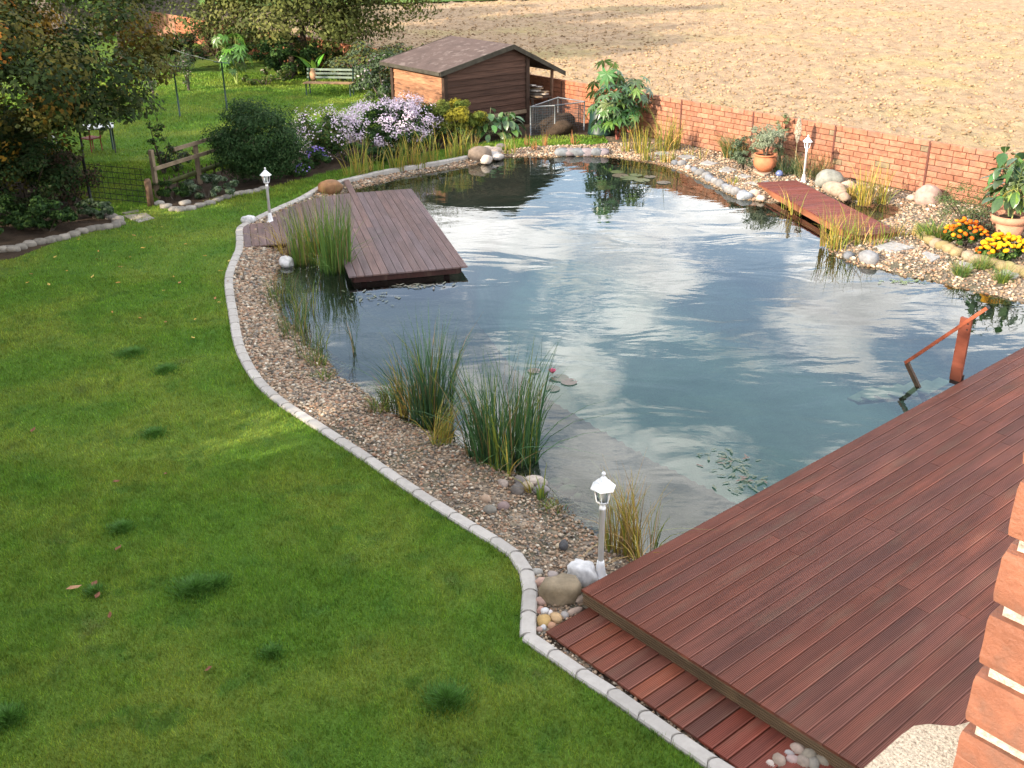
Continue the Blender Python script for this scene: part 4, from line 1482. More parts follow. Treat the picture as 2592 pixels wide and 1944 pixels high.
MB().box((SW / 2, .06, .2), (SW - .1, .06, .22)).build('base_board', M_oldwood, shed, (.035, .028, .022))
for (x, y, hz) in ((.0, .0, EZ), (SW, .0, roof_z(SW)), (0, SD, EZ)):
    MB().box((x, y, hz / 2), (.13, .13, hz - .02)).build('corner_post', M_oldwood, shed, (.045, .028, .020))
MB().box((SW / 2, SD - .02, .95), (SW - .1, .04, 1.85)).build('back_wall', M_oldwood, shed, (.10, .06, .04))
MB().box((SW - .02, SD / 2, .95), (.04, SD - .1, 1.85)).build('side_wall', M_oldwood, shed, (.10, .06, .04))
# roof
OV, FRO, BKO = .26, .16, .30


def roof_slab(xa, xb, name, th=.035):
    m = MB()
    za, zb_ = (EZ + slopeL * xa if xb <= AX + .01 else AZ_), (AZ_ if xb <= AX + .01 else AZ_ + slopeR * (xb - AX))
    y0, y1 = -FRO, SD + BKO
    m.add([(xa, y0, za), (xb, y0, zb_), (xb, y1, zb_), (xa, y1, za), (xa, y0, za + th), (xb, y0, zb_ + th), (xb, y1, zb_ + th), (xa, y1, za + th)],
          [(3, 2, 1, 0), (4, 5, 6, 7), (0, 1, 5, 4), (1, 2, 6, 5), (2, 3, 7, 6), (3, 0, 4, 7)])
    return m.build(name, M_felt, shed)


roof_slab(-OV, AX, 'roof')
roof_slab(AX, 4.42, 'lean_to_roof')
for (xa, xb) in ((-OV, AX), (AX, 4.42)):
    za = EZ + slopeL * xa if xa < AX else AZ_
    zb_ = AZ_ if xb <= AX + .01 else AZ_ + slopeR * (xb - AX)
    for yy in (-FRO - .012, SD + BKO + .012):
        m = MB()
        m.add([(xa, yy - .012, za - .09), (xb, yy - .012, zb_ - .09), (xb, yy - .012, zb_ + .045), (xa, yy - .012, za + .045), (xa, yy + .012, za - .09), (xb, yy + .012, zb_ - .09), (xb, yy + .012, zb_ + .045), (xa, yy + .012, za + .045)],
              [(0, 1, 2, 3), (7, 6, 5, 4), (3, 2, 6, 7), (0, 4, 5, 1), (1, 5, 6, 2), (0, 3, 7, 4)])
        m.build('verge_board', M_oldwood, shed, (.055, .048, .036))
MB().box((-OV - .012, SD / 2 + .07, EZ - slopeL * OV - .02), (.025, SD + .45, .10)).build('eave_board', M_oldwood, shed, (.05, .045, .034))
for (x, y) in ((4.0, -.02), (4.05, 1.3), (4.05, 2.6), (3.5, 2.7)):
    MB().box((x, y, roof_z(x) / 2), (.07, .07, roof_z(x) - .02)).build('lean_to_post', M_oldwood, shed, (.12, .07, .045))
MB().box((4.0, 1.3, roof_z(4.0) - .06), (.06, 2.9, .08)).build('lean_to_beam', M_oldwood, shed, (.09, .055, .035))

# timber stack under the lean-to
RZS = Matrix.Rotation(rad(38), 3, 'Z')
for i in range(7):
    lp = RZS @ Vector((3.35 + .08 * (i % 3), .35 + .03 * i, 0))
    z = .78 + .05 * i
    o = MB().box((0, 0, 0), (.16, 1.6 - .1 * i, .03)).build('plank', M_oldwood, None, random.choice([(.30, .26, .22), (.20, .14, .09), (.38, .33, .29)]),
                                                           (F0.x + lp.x, F0.y + lp.y, z), (rad(-4), rad(random.uniform(-14, 14)), rad(38 + random.uniform(-14, 14))))
    tag(o, 'loose timber plank, %s from the bottom of the pile under the lean-to' % ORD[i], 'plank', 'timber pile under the lean-to')
lp = RZS @ Vector((3.5, .5, 0))
st = thing('timber_rack', 'dark low rack carrying the timber pile under the lean-to', 'rack', (F0.x + lp.x, F0.y + lp.y, 0), rad(38))
MB().box((0, .1, .74), (.75, 1.5, .03)).build('shelf', M_oldwood, st, (.09, .06, .045))
for x in (-.33, .33):
    for y in (-.6, .8):
        MB().box((x, y, .36), (.06, .06, .72)).build('leg', M_oldwood, st, (.06, .045, .035))

# wire compost bin
cb = thing('wire_compost_bin', 'wire mesh compost bin with zinc frame posts in front of the lean-to', 'compost bin')
cpts = [at(1343, 345), at(1404, 341), at(1478, 330), at(1412, 318)]
for p in cpts:
    MB().tube([(p.x, p.y, 0), (p.x, p.y, .86)], .022, 6).build('post', M_zinc, cb)
for a, b in ((0, 1), (1, 2), (2, 3), (3, 0)):
    A_, B_ = cpts[a], cpts[b]
    MB().tube([(A_.x, A_.y, .84), (B_.x, B_.y, .84)], .016, 5).build('rail', M_zinc, cb)
    m = MB()
    n = max(5, int((B_ - A_).length / .07))
    for i in range(n + 1):
        p = A_.lerp(B_, i / n)
        m.tube([(p.x, p.y, .02), (p.x, p.y, .84)], .004, 3, cap=False)
    for i in range(12):
        z = .04 + .07 * i
        m.tube([(A_.x, A_.y, z), (B_.x, B_.y, z)], .004, 3, cap=False)
    m.build('mesh_panel', M_wire, cb)
cc = sum(cpts, Vector()) / 4
me = rock_mesh((.62, .55, .42), 77, .3, 4)
o = link('compost_heap', me, M_soil, None, None, (cc.x, cc.y, .12))
tag(o, 'brown compost heap inside the wire bin', 'compost')
p = at(1522, 338)
gb = thing('compost_bin', 'dark green plastic compost bin half hidden behind the big-leaved plant', 'bin', p)
MB().lathe([(.42, 0), (.40, .05), (.33, .74), (.31, .78)], 14).build('body', M_greenpaint, gb)
MB().lathe([(.35, .775), (.35, .81), (.2, .86), (.05, .875)], 14).build('lid', M_iron, gb)

# bench
bl = at(767, 243)
br_ = at(893, 245)
bdir = (br_ - bl).normalized()
bench = thing('garden_bench', 'old wooden garden bench with green slatted back on the far lawn', 'bench', (bl + br_) / 2, math.atan2(bdir.y, bdir.x))
BL = (br_ - bl).length
for j in range(4):
    MB().box((0, .12 + .105 * j, .43), (BL, .09, .03)).build('seat_slat', M_oldwood, bench, (.24, .15, .085))
for j in range(3):
    MB().box((0, .56 + .03 * j, .58 + .13 * j), (BL * .98, .025, .07)).build('back_slat', M_oldwood, bench, (.16, .20, .16))
for s in (-1, 1):
    m = MB()
    x = s * BL * .44
    m.tube([(x, .08, 0), (x, .1, .42)], .025, 6)
    m.tube([(x, .52, 0), (x, .50, .42), (x, .62, .92)], .025, 6)
    m.tube([(x, .08, .41), (x, .52, .41)], .022, 6)
    m.build('side_frame', M_greenpaint, bench)

# clothes posts and lines
cl = []
for i, (px, py, h, lab) in enumerate([(456, 296, 1.6, 'thin dark green clothes post, left one of the far pair'), (575, 279, 1.55, 'thin dark green clothes post, right one beside the dark bush'),
                                      (287, 379, 1.5, 'thin dark green clothes post beside the white garden table')]):
    p = at(px, py)
    t = thing('clothes_post', lab, 'post', p, 0, 'clothes line posts')
    MB().tube([(0, 0, 0), (0, 0, h)], .028, 8).build('pole', M_greenpaint, t)
    MB().tube([(-.3, .18, h - .02), (.3, -.18, h - .02)], .018, 6).build('crossbar', M_greenpaint, t)
    cl.append(p + Vector((0, 0, h - .03)))
p4 = at(370, 216) + Vector((0, 0, 1.5))
for a, b, lab in ((cl[0], p4, 'thin pale washing line from the left clothes post'), (cl[1], p4 + Vector((.4, .5, 0)), 'thin pale washing line from the right clothes post'),
                  (cl[0], cl[2], 'thin pale washing line from the far left clothes post towards the table')):
    m = (a + b) / 2 - Vector((0, 0, .06))
    tag(MB().tube([a, m, b], .006, 4).build('washing_line', M_zinc, None), lab, 'line')

# garden table and red chair under the tree
p = at(252, 385)
tb = thing('garden_table', 'white topped garden table with dark legs under the big tree', 'table', p, rad(20))
MB().box((0, 0, .70), (.95, .65, .035)).build('table_top', M_white, tb)
MB().box((0, 0, .67), (.9, .6, .03)).build('table_frame', M_iron, tb)
for sx in (-1, 1):
    for sy in (-1, 1):
        MB().tube([(sx * .42, sy * .26, 0), (sx * .42, sy * .26, .68)], .02, 6).build('leg', M_iron, tb)
p = at(235, 382)
ch = thing('red_chair', 'red metal chair with curved back beside the garden table', 'chair', p, rad(-30))
MB().box((0, 0, .36), (.4, .4, .03)).build('seat', M_red, ch)
MB().tube([(.19, -.18, .36), (.22, -.18, .66), (.2, 0, .74), (.22, .18, .66), (.19, .18, .36)], .025, 6).build('backrest', M_red, ch)
for sx in (-1, 1):
    for sy in (-1, 1):
        MB().tube([(sx * .18, sy * .18, 0), (sx * .17, sy * .17, .36)], .018, 6).build('leg', M_red, ch)
for (px, py, lab) in ((125, 345, 'white garden chair seat glimpsed through the tree leaves'),):
    p = at(px, py + 40)
    ch = thing('white_chair', lab, 'chair', p, rad(40))
    MB().box((0, 0, .42), (.45, .45, .03)).build('seat', M_white, ch)
    MB().box((0, .22, .66), (.43, .03, .34)).build('backrest', M_white, ch)
    for sx in (-1, 1):
        for sy in (-1, 1):
            MB().tube([(sx * .19, sy * .19, 0), (sx * .18, sy * .18, .42)], .018, 6).build('leg', M_white, ch)

# rail fence
fpA, fpB = at(400, 503), at(507, 466)
fd = (fpB - fpA).normalized()
fpC = fpB + fd * 2.2
fence = thing('rail_fence', 'weathered wooden post and rail fence left of the dark round bush', 'fence', fpA, math.atan2(fd.y, fd.x))
LB = (fpB - fpA).length
LC = (fpC - fpA).length
GRYW = (.21, .155, .105)
MB().box((0, 0, .56), (.085, .085, 1.12)).build('post', M_oldwood, fence, GRYW)
MB().box((LB, 0, .50), (.085, .085, 1.04)).build('post', M_oldwood, fence, GRYW)
MB().box((LC, 0, .50), (.085, .085, 1.04)).build('post', M_oldwood, fence, GRYW)
MB().box((LC / 2, -.055, .70), (LC + .1, .03, .085)).build('rail', M_oldwood, fence, (.24, .18, .12))
MB().box((LB + (LC - LB) / 2 - .35, -.055, 1.00), (LC - LB + .9, .03, .085)).build('rail', M_oldwood, fence, (.24, .18, .12))
MB().tube([(0, .08, .26), (LC, .08, .30)], .06, 8).build('log_rail', M_oldwood, fence, (.075, .080, .028))
m = MB()
for i in range(11):
    x = .15 + i * (LC - .3) / 10
    m.box((x, .09, .2), (.03, .02, .42), Matrix.Rotation(rad(25), 3, 'Y'))
    m.box((x, .11, .2), (.03, .02, .42), Matrix.Rotation(rad(-25), 3, 'Y'))
m.build('lattice', M_oldwood, fence, (.07, .05, .035))

# wire gate
g0, g1 = at(230, 507), at(380, 522)
gd = (g1 - g0).normalized()
gate = thing('wire_gate', 'dark wire mesh gate between leaning iron post and wooden post on the left', 'gate', g0, math.atan2(gd.y, gd.x))
GL = (g1 - g0).length
MB().tube([(0, 0, 0), (-.02, .0, 1.02)], .035, 8).build('iron_post', M_iron, gate)
MB().lathe([(.075, 0), (.075, .58), (.06, .62)], 10, (GL + .03, 0, 0)).build('wooden_post', M_oldwood, gate, (.12, .075, .05))
for k in range(7):
    z = .08 + .125 * k
    MB().tube([(.03, 0, z), (GL - .04, 0, z)], .008, 4).build('bar', M_iron, gate)
for k in range(10):
    x = .12 + k * (GL - .24) / 9
    MB().tube([(x, 0, .05), (x, 0, .90)], .006, 4).build('rod', M_iron, gate)

# far house roof glimpsed top left
p = at(430, 60)
fh = thing('far_house', 'grey roofed house with white gable edge glimpsed behind the trees', 'house', (-22.5, 63, 0), rad(-35))
MB().box((0, 0, 1.4), (7, 6, 2.8)).build('wall', M_oldwood, fh, (.10, .085, .075))
m = MB()
m.add([(-3.8, -3.4, 2.7), (3.8, -3.4, 2.7), (3.8, 0, 5.2), (-3.8, 0, 5.2), (3.8, 3.4, 2.7), (-3.8, 3.4, 2.7)], [(0, 1, 2, 3), (3, 2, 4, 5), (0, 3, 5), (1, 4, 2)])
m.build('roof', M_felt, fh)
MB().tube([(3.85, -3.45, 2.7), (3.85, 0, 5.25)], .09, 4).build('gable_edge', M_white, fh)

# ================================================================== plants
def leaf_mesh(name, P, nrm, size, col, aspect=0.55, fold=0.12):
    N = len(P)
    nrm = nrm / np.maximum(np.linalg.norm(nrm, axis=1, keepdims=True), 1e-6)
    t = rng.normal(0, 1, (N, 3))
    t -= nrm * np.sum(t * nrm, 1, keepdims=True)
    t /= np.maximum(np.linalg.norm(t, axis=1, keepdims=True), 1e-6)
    b = np.cross(nrm, t)
    L = size[:, None]
    V = np.zeros((N, 4, 3), np.float32)
    V[:, 0] = P - t * L * .5
    V[:, 1] = P - b * L * .5 * aspect + nrm * L * fold
    V[:, 2] = P + t * L * .5
    V[:, 3] = P + b * L * .5 * aspect + nrm * L * fold
    F = np.arange(N * 4).reshape(-1, 4)
    return np_mesh(name, V.reshape(-1, 3), F, np.repeat(col, 4, axis=0))


def palette(cols, n, var=.3):
    cs = np.array([c[:3] for c in cols])
    ws = np.array([c[3] if len(c) > 3 else 1.0 for c in cols])
    k = rng.choice(len(cs), n, p=ws / ws.sum())
    return cs[k] * rng.uniform(1 - var, 1 + var, n)[:, None]


def crown(c, r, n, ncl, sig=.32, shell=.55, zmin=None, cut=None):
    c = np.array(c, float); r = np.array(r, float)
    d = rng.normal(0, 1, (ncl, 3)); d /= np.linalg.norm(d, axis=1, keepdims=True)
    cc = c + d * r * rng.uniform(shell, 1.0, (ncl, 1))
    sz = rng.uniform(.6, 1.25, ncl) * sig * min(r[0], r[1], r[2])
    w = sz ** 1.6
    k = rng.choice(ncl, n, p=w / w.sum())
    off = rng.normal(0, 1, (n, 3))
    off /= np.linalg.norm(off, axis=1, keepdims=True)
    off *= (rng.uniform(0, 1, (n, 1)) ** .45)
    P = cc[k] + off * sz[k][:, None] * np.array([1.25, 1.25, .85])
    nr = off + (P - c) / r * .5 + np.array([0, 0, .55]) + rng.normal(0, .35, (n, 3))
    if zmin is not None:
        m = P[:, 2] > zmin
        P, nr, k = P[m], nr[m], k[m]
    return P, nr, k, cc


def shrub(name, label, cat, xy, r, n, leaf, cols, ncl=22, z0=0.0, h=None, sig=.36, shell=.5, group=None, clump_cols=False, aspect=.55, stems=4, part='foliage', stemcol=(.06, .045, .03), zfrac=.52):
    """bush: leaves in clumps on short stems; r = (rx, ry, height)"""
    t = thing(name, label, cat, (xy[0], xy[1], z0), 0, group)
    H = r[2]
    P, nr, k, cc = crown((0, 0, H * zfrac), (r[0] * .85, r[1] * .85, H * .42), n, ncl, sig, shell, .02)
    n = len(P)
    if clump_cols:
        base = palette(cols, ncl, .1)
        col = base[k] * rng.uniform(.7, 1.3, n)[:, None]
    else:
        col = palette(cols, n)
    me = leaf_mesh(part, P, nr, leaf * rng.uniform(.6, 1.3, n), col, aspect)
    link(part, me, M_leaf, t)
    m = MB()
    for i in range(stems):
        q = cc[i % ncl]
        m.tube([(q[0] * .08, q[1] * .08, -.02), (q[0] * .4, q[1] * .4, H * .3), tuple(q)], [.02 + .012 * H, .012 + .008 * H, .006], 5)
    m.build('stem', M_stem, t, stemcol)
    return t


def tree(name, label, xy, h, r, n, leaf, cols, ncl=60, trunk_r=.14, trunks=None, cz=None, clump_cols=True, sig=.26, shell=.45, aspect=.6, group=None, zmin=.6, cut=None):
    t = thing(name, label, 'tree', (xy[0], xy[1], 0), 0, group)
    cz = h - r[2] if cz is None else cz
    P, nr, k, cc = crown((0, 0, cz), r, n, ncl, sig, shell, zmin)
    if cut is not None:
        m_ = cut(P)
        P, nr, k = P[m_], nr[m_], k[m_]
    n = len(P)
    base = palette(cols, ncl, .12)
    col = (base[k] if clump_cols else palette(cols, n)) * rng.uniform(.65, 1.35, n)[:, None]
    link('crown', leaf_mesh('crown', P, nr, leaf * rng.uniform(.6, 1.3, n), col, aspect), M_leaf, t)
    for (bx, by, tx, ty) in (trunks or [(0, 0, 0, 0)]):
        m = MB()
        m.tube([(bx, by, -.05), (bx * .8 + tx * .2, by * .8 + ty * .2, cz * .35), (tx, ty, cz * .75), (tx, ty, cz + r[2] * .5)], [trunk_r, trunk_r * .8, trunk_r * .6, trunk_r * .2], 8)
        for i in range(7):
            q = cc[(i * 5) % ncl]
            z0 = cz * random.uniform(.45, .8)
            m.tube([(tx, ty, z0), (q[0] * .5 + tx * .5, q[1] * .5 + ty * .5, (z0 + q[2]) / 2 + .2), tuple(q)], [trunk_r * .45, trunk_r * .28, .02], 5)
        m.build('trunk', M_bark, t)
    return t


GRN = (.055, .105, .022); DGR = (.022, .050, .014); OLV = (.095, .110, .028); YGR = (.15, .17, .03); LGR = (.12, .20, .045); ORG = (.34, .13, .018); YEL = (.36, .25, .03); GGR = (.075, .105, .06); BRO = (.075, .048, .03)
# big maple on the left
tree('maple_tree', 'big maple tree with green and orange autumn leaves at the upper left', (-12.5, 23.7), 5.0, (4.8, 4.2, 2.4), 62000, .13,
     [(.020, .036, .008, 4), (.034, .048, .009, 3.4), (.075, .070, .013, 2.4), (.13, .082, .012, 1.1), (.30, .115, .015, .55), (.28, .16, .02, .4)], 190, .22, cz=2.75, sig=.27, shell=.6, zmin=.5, cut=lambda P: ~((P[:, 0] > 2.0) & (P[:, 2] < 1.9)))
# trees off to the left that throw the shade over lawn and deck
tree('shade_tree', 'tall leafy tree beyond the left edge of the lawn', (-14.0, 12.5), 8.0, (4.6, 4.6, 3.6), 15000, .36, [(*DGR, 2), (*GRN, 2), (*OLV, 1)], 70, .22, cz=3.9, sig=.3, zmin=.4, group='trees beside the lawn')
tree('shade_tree', 'broad leafy tree left of the house corner', (-9.2, 2.6), 7.6, (3.9, 4.6, 3.3), 15000, .35, [(*DGR, 2), (*GRN, 2), (*OLV, 1)], 80, .2, cz=3.9, sig=.3, zmin=.4, group='trees beside the lawn')
tree('shade_tree', 'dense leafy tree at the near left beside the house', (-9.5, -5.0), 6.6, (3.8, 4.2, 3.0), 14000, .35, [(*DGR, 2), (*GRN, 2), (*OLV, 1)], 70, .2, cz=3.4, sig=.3, zmin=.4, group='trees beside the lawn')
tree('shade_tree', 'leafy tree on the neighbouring plot beyond the maple', (-20.2, 28.2), 6.4, (4.2, 4.2, 3.0), 9000, .42, [(*DGR, 2), (*GRN, 2), (*OLV, 1)], 60, .2, cz=3.4, sig=.36, zmin=.3, group='trees beside the lawn')
tree('shade_tree', 'second leafy tree on the neighbouring plot, nearer the house', (-18.8, 20.3), 6.5, (4.0, 4.0, 3.0), 9000, .42, [(*DGR, 2), (*GRN, 2), (*OLV, 1)], 60, .2, cz=3.5, sig=.36, zmin=.3, group='trees beside the lawn')
tree('shade_tree', 'low leafy tree between the two tall ones left of the lawn', (-13.2, 7.4), 5.6, (3.0, 3.2, 2.6), 8000, .36, [(*DGR, 2), (*GRN, 2), (*OLV, 1)], 50, .16, cz=2.9, sig=.36, zmin=.3, group='trees beside the lawn')
# trees behind
tree('willow_tree', 'olive-leaved twin-trunk tree behind the bench at the top', (-8.2, 44.0), 7.6, (5.4, 3.6, 3.5), 44000, .16, [(*OLV, 3), (.12, .125, .035, 2), (.07, .085, .025, 2)], 90, .15,
     trunks=[(-.5, -.7, -.9, -.4), (-.3, .9, -.3, .6)], cz=4.1, sig=.30, shell=.45, zmin=1.1)
tree('willow_tree', 'taller olive tree standing behind the twin-trunk one', (-11.6, 46.6), 11.0, (3.6, 3.2, 4.6), 14000, .2, [(*OLV, 3), (.07, .085, .025, 2)], 60, .16, cz=6.2, sig=.3, zmin=1.5)
tree('birch_tree', 'pale green leafy tree at the top left beside the far house', (-16.6, 46.5), 12, (3.6, 3.2, 5.4), 22000, .19, [(*LGR, 1), (*OLV, 2), (.10, .13, .06, 2)], 110, .18, cz=6.2, sig=.3, zmin=.6)
tree('field_tree', 'tall tree beyond the far left garden end', (-27, 58), 9.5, (4, 4, 4), 6000, .3, [(*DGR, 1), (*OLV, 1)], 50, .2, cz=5.2, group='trees at the field edge')
tree('field_tree', 'slim tree at the far end of the brick wall', (-20.5, 66), 8.5, (2.6, 2.6, 3.6), 5000, .3, [(*DGR, 1), (*OLV, 1)], 40, .2, cz=4.6, group='trees at the field edge')

for (xy_, h_, lab_) in (((-26, 43), 15.0, 'very tall tree beyond the left neighbouring plot'), ((-33, 49), 17.0, 'tallest tree far left beyond the gardens'), ((-24.5, 55), 13.0, 'tall tree behind the far house'), ((-40, 60), 18.0, 'distant tall tree at the left horizon'), ((-14.5, 53.5), 14.0, 'tall tree behind the brick wall end at the top left')):
    tree('tall_tree', lab_, xy_, h_, (3.2, 3.2, h_ * .36), 6000, .42, [(*DGR, 2), (*OLV, 1)], 50, .28, cz=h_ * .62, sig=.34, group='tall trees at the left')

# shrubs, far garden
shrub('dark_shrub', 'dark leafy shrub round the foot of the twin-trunk tree', 'shrub', (-8.7, 42.3), (1.9, 1.3, 1.7), 4000, .12, [(*DGR, 3), (*GRN, 1)], 30)
shrub('grey_shrub', 'grey-green shrub with white specks between bench and shed', 'shrub', (-4.3, 36.6), (1.5, 1.2, 1.7), 4500, .11, [(*GGR, 3), (*GRN, 1), (.4, .36, .36, .25)], 30)
shrub('olive_shrub', 'tall olive shrub behind the bench against the wall', 'shrub', (-4.9, 39.2), (2.1, 1.0, 1.9), 4500, .12, [(*OLV, 2), (*GGR, 2), (*BRO, .6)], 30)
shrub('bramble', 'loose bramble growing over the wall behind the shed', 'shrub', (-3.2, 41.5), (2.4, .9, 1.5), 2800, .12, [(*OLV, 2), (.17, .12, .06, 1.5), (*GGR, 1)], 30)
shrub('low_shrub', 'low dark spreading shrub below the sunlit shed wall', 'shrub', (-3.1, 32.6), (1.4, .75, .95), 3200, .10, [(*DGR, 2), (*GGR, 2), (*GRN, 1)], 26)
shrub('wall_shrub', 'dark shrub with grey leaves at the upper left far lawn', 'shrub', (-13.8, 44.5), (2.2, 1.4, 1.6), 3500, .13, [(*DGR, 2), (*GGR, 1.5), (*BRO, 1)], 30)
shrub('wall_shrub', 'brownish shrub beside the far wall left of the bright green plant', 'shrub', (-12.6, 47.3), (1.6, 1.1, 1.9), 2500, .13, [(*BRO, 2), (*OLV, 1)], 24)
shrub('edge_plant', 'mixed low plants along the far lawn edge before the trees', 'shrub', (-9.3, 40.7), (1.6, .6, .7), 1800, .10, [(*GRN, 2), (*OLV, 2), (.3, .25, .2, .3)], 22)
for i_, (s_, lab_) in enumerate(((25.0, 'leafy shrub covering the wall just left of the shed'), (28.5, 'olive green shrub before the wall behind the bench'), (31.5, 'dark shrub before the wall behind the twin trunks'), (35.5, 'light green shrub at the far wall behind the bright plant'))):
    q_ = wl(s_, .9)
    shrub('wall_shrub', lab_, 'shrub', (q_.x, q_.y), (1.5, .8, 1.45 - .1 * (i_ % 2)), 3200, .12, [[(*OLV, 2), (*GGR, 2)], [(*OLV, 2), (*DGR, 1)], [(*DGR, 3), (*GRN, 1)], [(*LGR, 1), (*OLV, 2)]][i_], 28)
# climbing plants on short supports
for (px, py, h, lab) in ((478, 230, 1.5, 'slim climbing plant on a support beside the left clothes post'), (388, 238, 1.25, 'thin climbing plant near the end of the maple branches')):
    p = at(px, py)
    shrub('climbing_plant', lab, 'plant', (p.x, p.y), (.24, .24, h), 700, .07, [(*GGR, 2), (*GRN, 1), (.25, .2, .2, .4)], 16, sig=.9, stems=3)

# the dark clipped bush
p = at(655, 470)
shrub('evergreen_bush', 'large round dark evergreen bush beside the wooden rail fence', 'bush', (p.x, p.y + .35), (1.18, 1.1, 2.1), 30000, .06, [(*DGR, 4), (.03, .068, .02, 3), (.055, .09, .03, 1)], 120, sig=.34, shell=.66, zfrac=.5)
# asters
shrub('aster_bush', 'tall leafy bush sprinkled with pale pink flowers beside the evergreen', 'bush', (-4.95, 27.5), (.85, .8, 1.4), 4500, .08, [(*GRN, 3), (*OLV, 2), (*DGR, 2)], 40)
shrub('aster_bush', 'wide bush covered in pale pink aster flowers', 'bush', (-3.45, 28.5), (1.25, .85, 1.35), 5500, .08, [(*DGR, 3), (*GRN, 2)], 46)
shrub('aster_bush', 'rounded pale pink aster bush next to the golden shrub', 'bush', (-2.75, 29.6), (.8, .7, 1.25), 3500, .08, [(*DGR, 3), (*GRN, 2)], 34)


def blossoms(xyz, r, n, size, cols, zlo=.35):
    P, nr, k, cc = crown((0, 0, r[2] * .52), (r[0] * 1.0, r[1] * 1.0, r[2] * .52), n, 90, .26, .80, r[2] * zlo)
    n = len(P)
    a = size * rng.uniform(.7, 1.2, n)
    return P, nr, a, palette(cols, n, .15)


def daisy_mesh(name, P, nr, size, col):
    N = len(P)
    nr = nr / np.linalg.norm(nr, axis=1, keepdims=True)
    t = rng.normal(0, 1, (N, 3)); t -= nr * np.sum(t * nr, 1, keepdims=True); t /= np.linalg.norm(t, axis=1, keepdims=True)
    b = np.cross(nr, t)
    V = np.zeros((N, 6, 3), np.float32)
    for i in range(6):
        an = PI / 3 * i
        rr = size * (.5 if i % 2 else .42)
        V[:, i] = P + (t * math.cos(an) + b * math.sin(an)) * rr[:, None] + nr * (.06 if i % 2 else 0) * size[:, None]
    return np_mesh(name, V.reshape(-1, 3), np.arange(N * 6).reshape(-1, 6), np.repeat(col, 6, axis=0))


AST = [(.70, .57, .66, 3), (.76, .66, .71, 2), (.60, .48, .61, 2)]
for ob in [o for o in bpy.data.objects if o.name.startswith('aster_bush')]:
    lab = ob['label']
    if 'tall leafy' in lab:
        P, nr, a, c = blossoms(None, (.85, .8, 1.4), 1300, .046, AST, .12)
    elif 'wide' in lab:
        P, nr, a, c = blossoms(None, (1.3, .9, 1.38), 6500, .046, AST, .2)
    else:
        P, nr, a, c = blossoms(None, (.85, .75, 1.28), 3600, .046, AST, .2)
    o = link('blossoms', daisy_mesh('blossoms', P, nr, a, c), M_petal, ob)
    o['kind'] = 'stuff'
for (px, py, r, h, n, c, lab) in ((803, 425, .32, .55, 130, (.25, .17, .55), 'violet aster clump in front of the pink aster bushes'), (768, 445, .22, .3, 70, (.30, .24, .58), 'small low violet aster clump at the bed edge')):
    p = at(px, py)
    t = shrub('violet_aster', lab, 'flowers', (p.x, p.y), (r, r, h), 700, .06, [(*DGR, 2), (*GRN, 1)], 14, group='violet asters')
    P, nr, a, cc_ = blossoms(None, (r, r, h), n, .05, [c], .4)
    o = link('blossoms', daisy_mesh('blossoms', P, nr, a, cc_), M_petal, t)
    o['kind'] = 'stuff'
shrub('under_shrub', 'dark leafy plants under the pink aster bushes', 'shrub', (-4.0, 26.95), (1.5, .5, .6), 2600, .08, [(*DGR, 3), (*GRN, 1)], 26)
shrub('under_shrub', 'dark leafy plants filling the bed before the wide aster bush', 'shrub', (-3.1, 27.75), (1.2, .55, .75), 3000, .08, [(*DGR, 3), (*GRN, 1)], 30)
shrub('under_shrub', 'low green plants in the bed behind the violet asters', 'shrub', (-5.3, 26.1), (.9, .5, .55), 2000, .08, [(*DGR, 3), (*GRN, 1)], 24)
shrub('under_shrub', 'dark green plants at the foot of the golden shrub', 'shrub', (-2.1, 28.85), (1.3, .5, .6), 2200, .08, [(*DGR, 3), (*GRN, 1)], 24)
shrub('golden_shrub', 'golden yellow-green shrub in front of the shed', 'shrub', (-1.75, 29.9), (1.4, .8, 1.2), 9500, .085, [(.26, .23, .025, 3), (*YGR, 2), (.10, .13, .022, 2)], 40, clump_cols=True)
p = at(1195, 300)
shrub('yellow_flower', 'upright stem topped with yellow-orange flowers beside the shed front', 'flowers', (p.x - .05, p.y - 1.1), (.14, .14, 1.2), 260, .08, [(.55, .33, .02, 3), (*YGR, 2)], 10, sig=.7, zfrac=.7)

# left bed
for (xy, r, n, cols, lab) in (((-10.6, 22.3), (1.5, 1.1, 1.9), 5000, [(*DGR, 3), (.035, .05, .015, 2)], 'dark shrub in the left bed below the maple'),
                              ((-9.9, 23.2), (.75, .6, 1.35), 2600, [(.075, .05, .032, 3), (*DGR, 1)], 'brownish shrub leaning on the iron gate post'),
                              ((-9.9, 21.1), (1.1, .55, .75), 2600, [(*DGR, 3), (*GRN, 1)], 'low dark plants behind the left stone edging'),
                              ((-12.2, 21.6), (1.5, 1.1, 1.7), 4500, [(*DGR, 3), (.04, .06, .016, 2)], 'dark shrub at the left picture edge'),
                              ((-12.0, 24.6), (1.6, 1.2, 2.1), 4500, [(*DGR, 3), (.045, .06, .016, 2), (.12, .09, .02, .6)], 'tall dark shrub under the maple branches'),
                              ((-8.95, 21.9), (.5, .4, .42), 1300, [(*DGR, 1), (*GGR, 2)], 'grey-leaved low plant at the gate post foot'),
                              ((-9.6, 20.95), (.8, .35, .5), 1800, [(*DGR, 3), (*GRN, 1)], 'dark low plants right behind the middle of the left edging'),
                              ((-11.6, 20.0), (1.0, .45, .9), 2600, [(*DGR, 3), (*GGR, 1)], 'dark bushy plant at the far left end of the edging'),
                              ((-10.9, 20.2), (.9, .35, .4), 1500, [(*DGR, 2), (*GRN, 2)], 'low ferny plants at the left bed corner')):
    shrub('bed_shrub', lab, 'shrub', xy, r, n, .085, cols, 30, group='shrubs of the left bed')
p = at(525, 500)
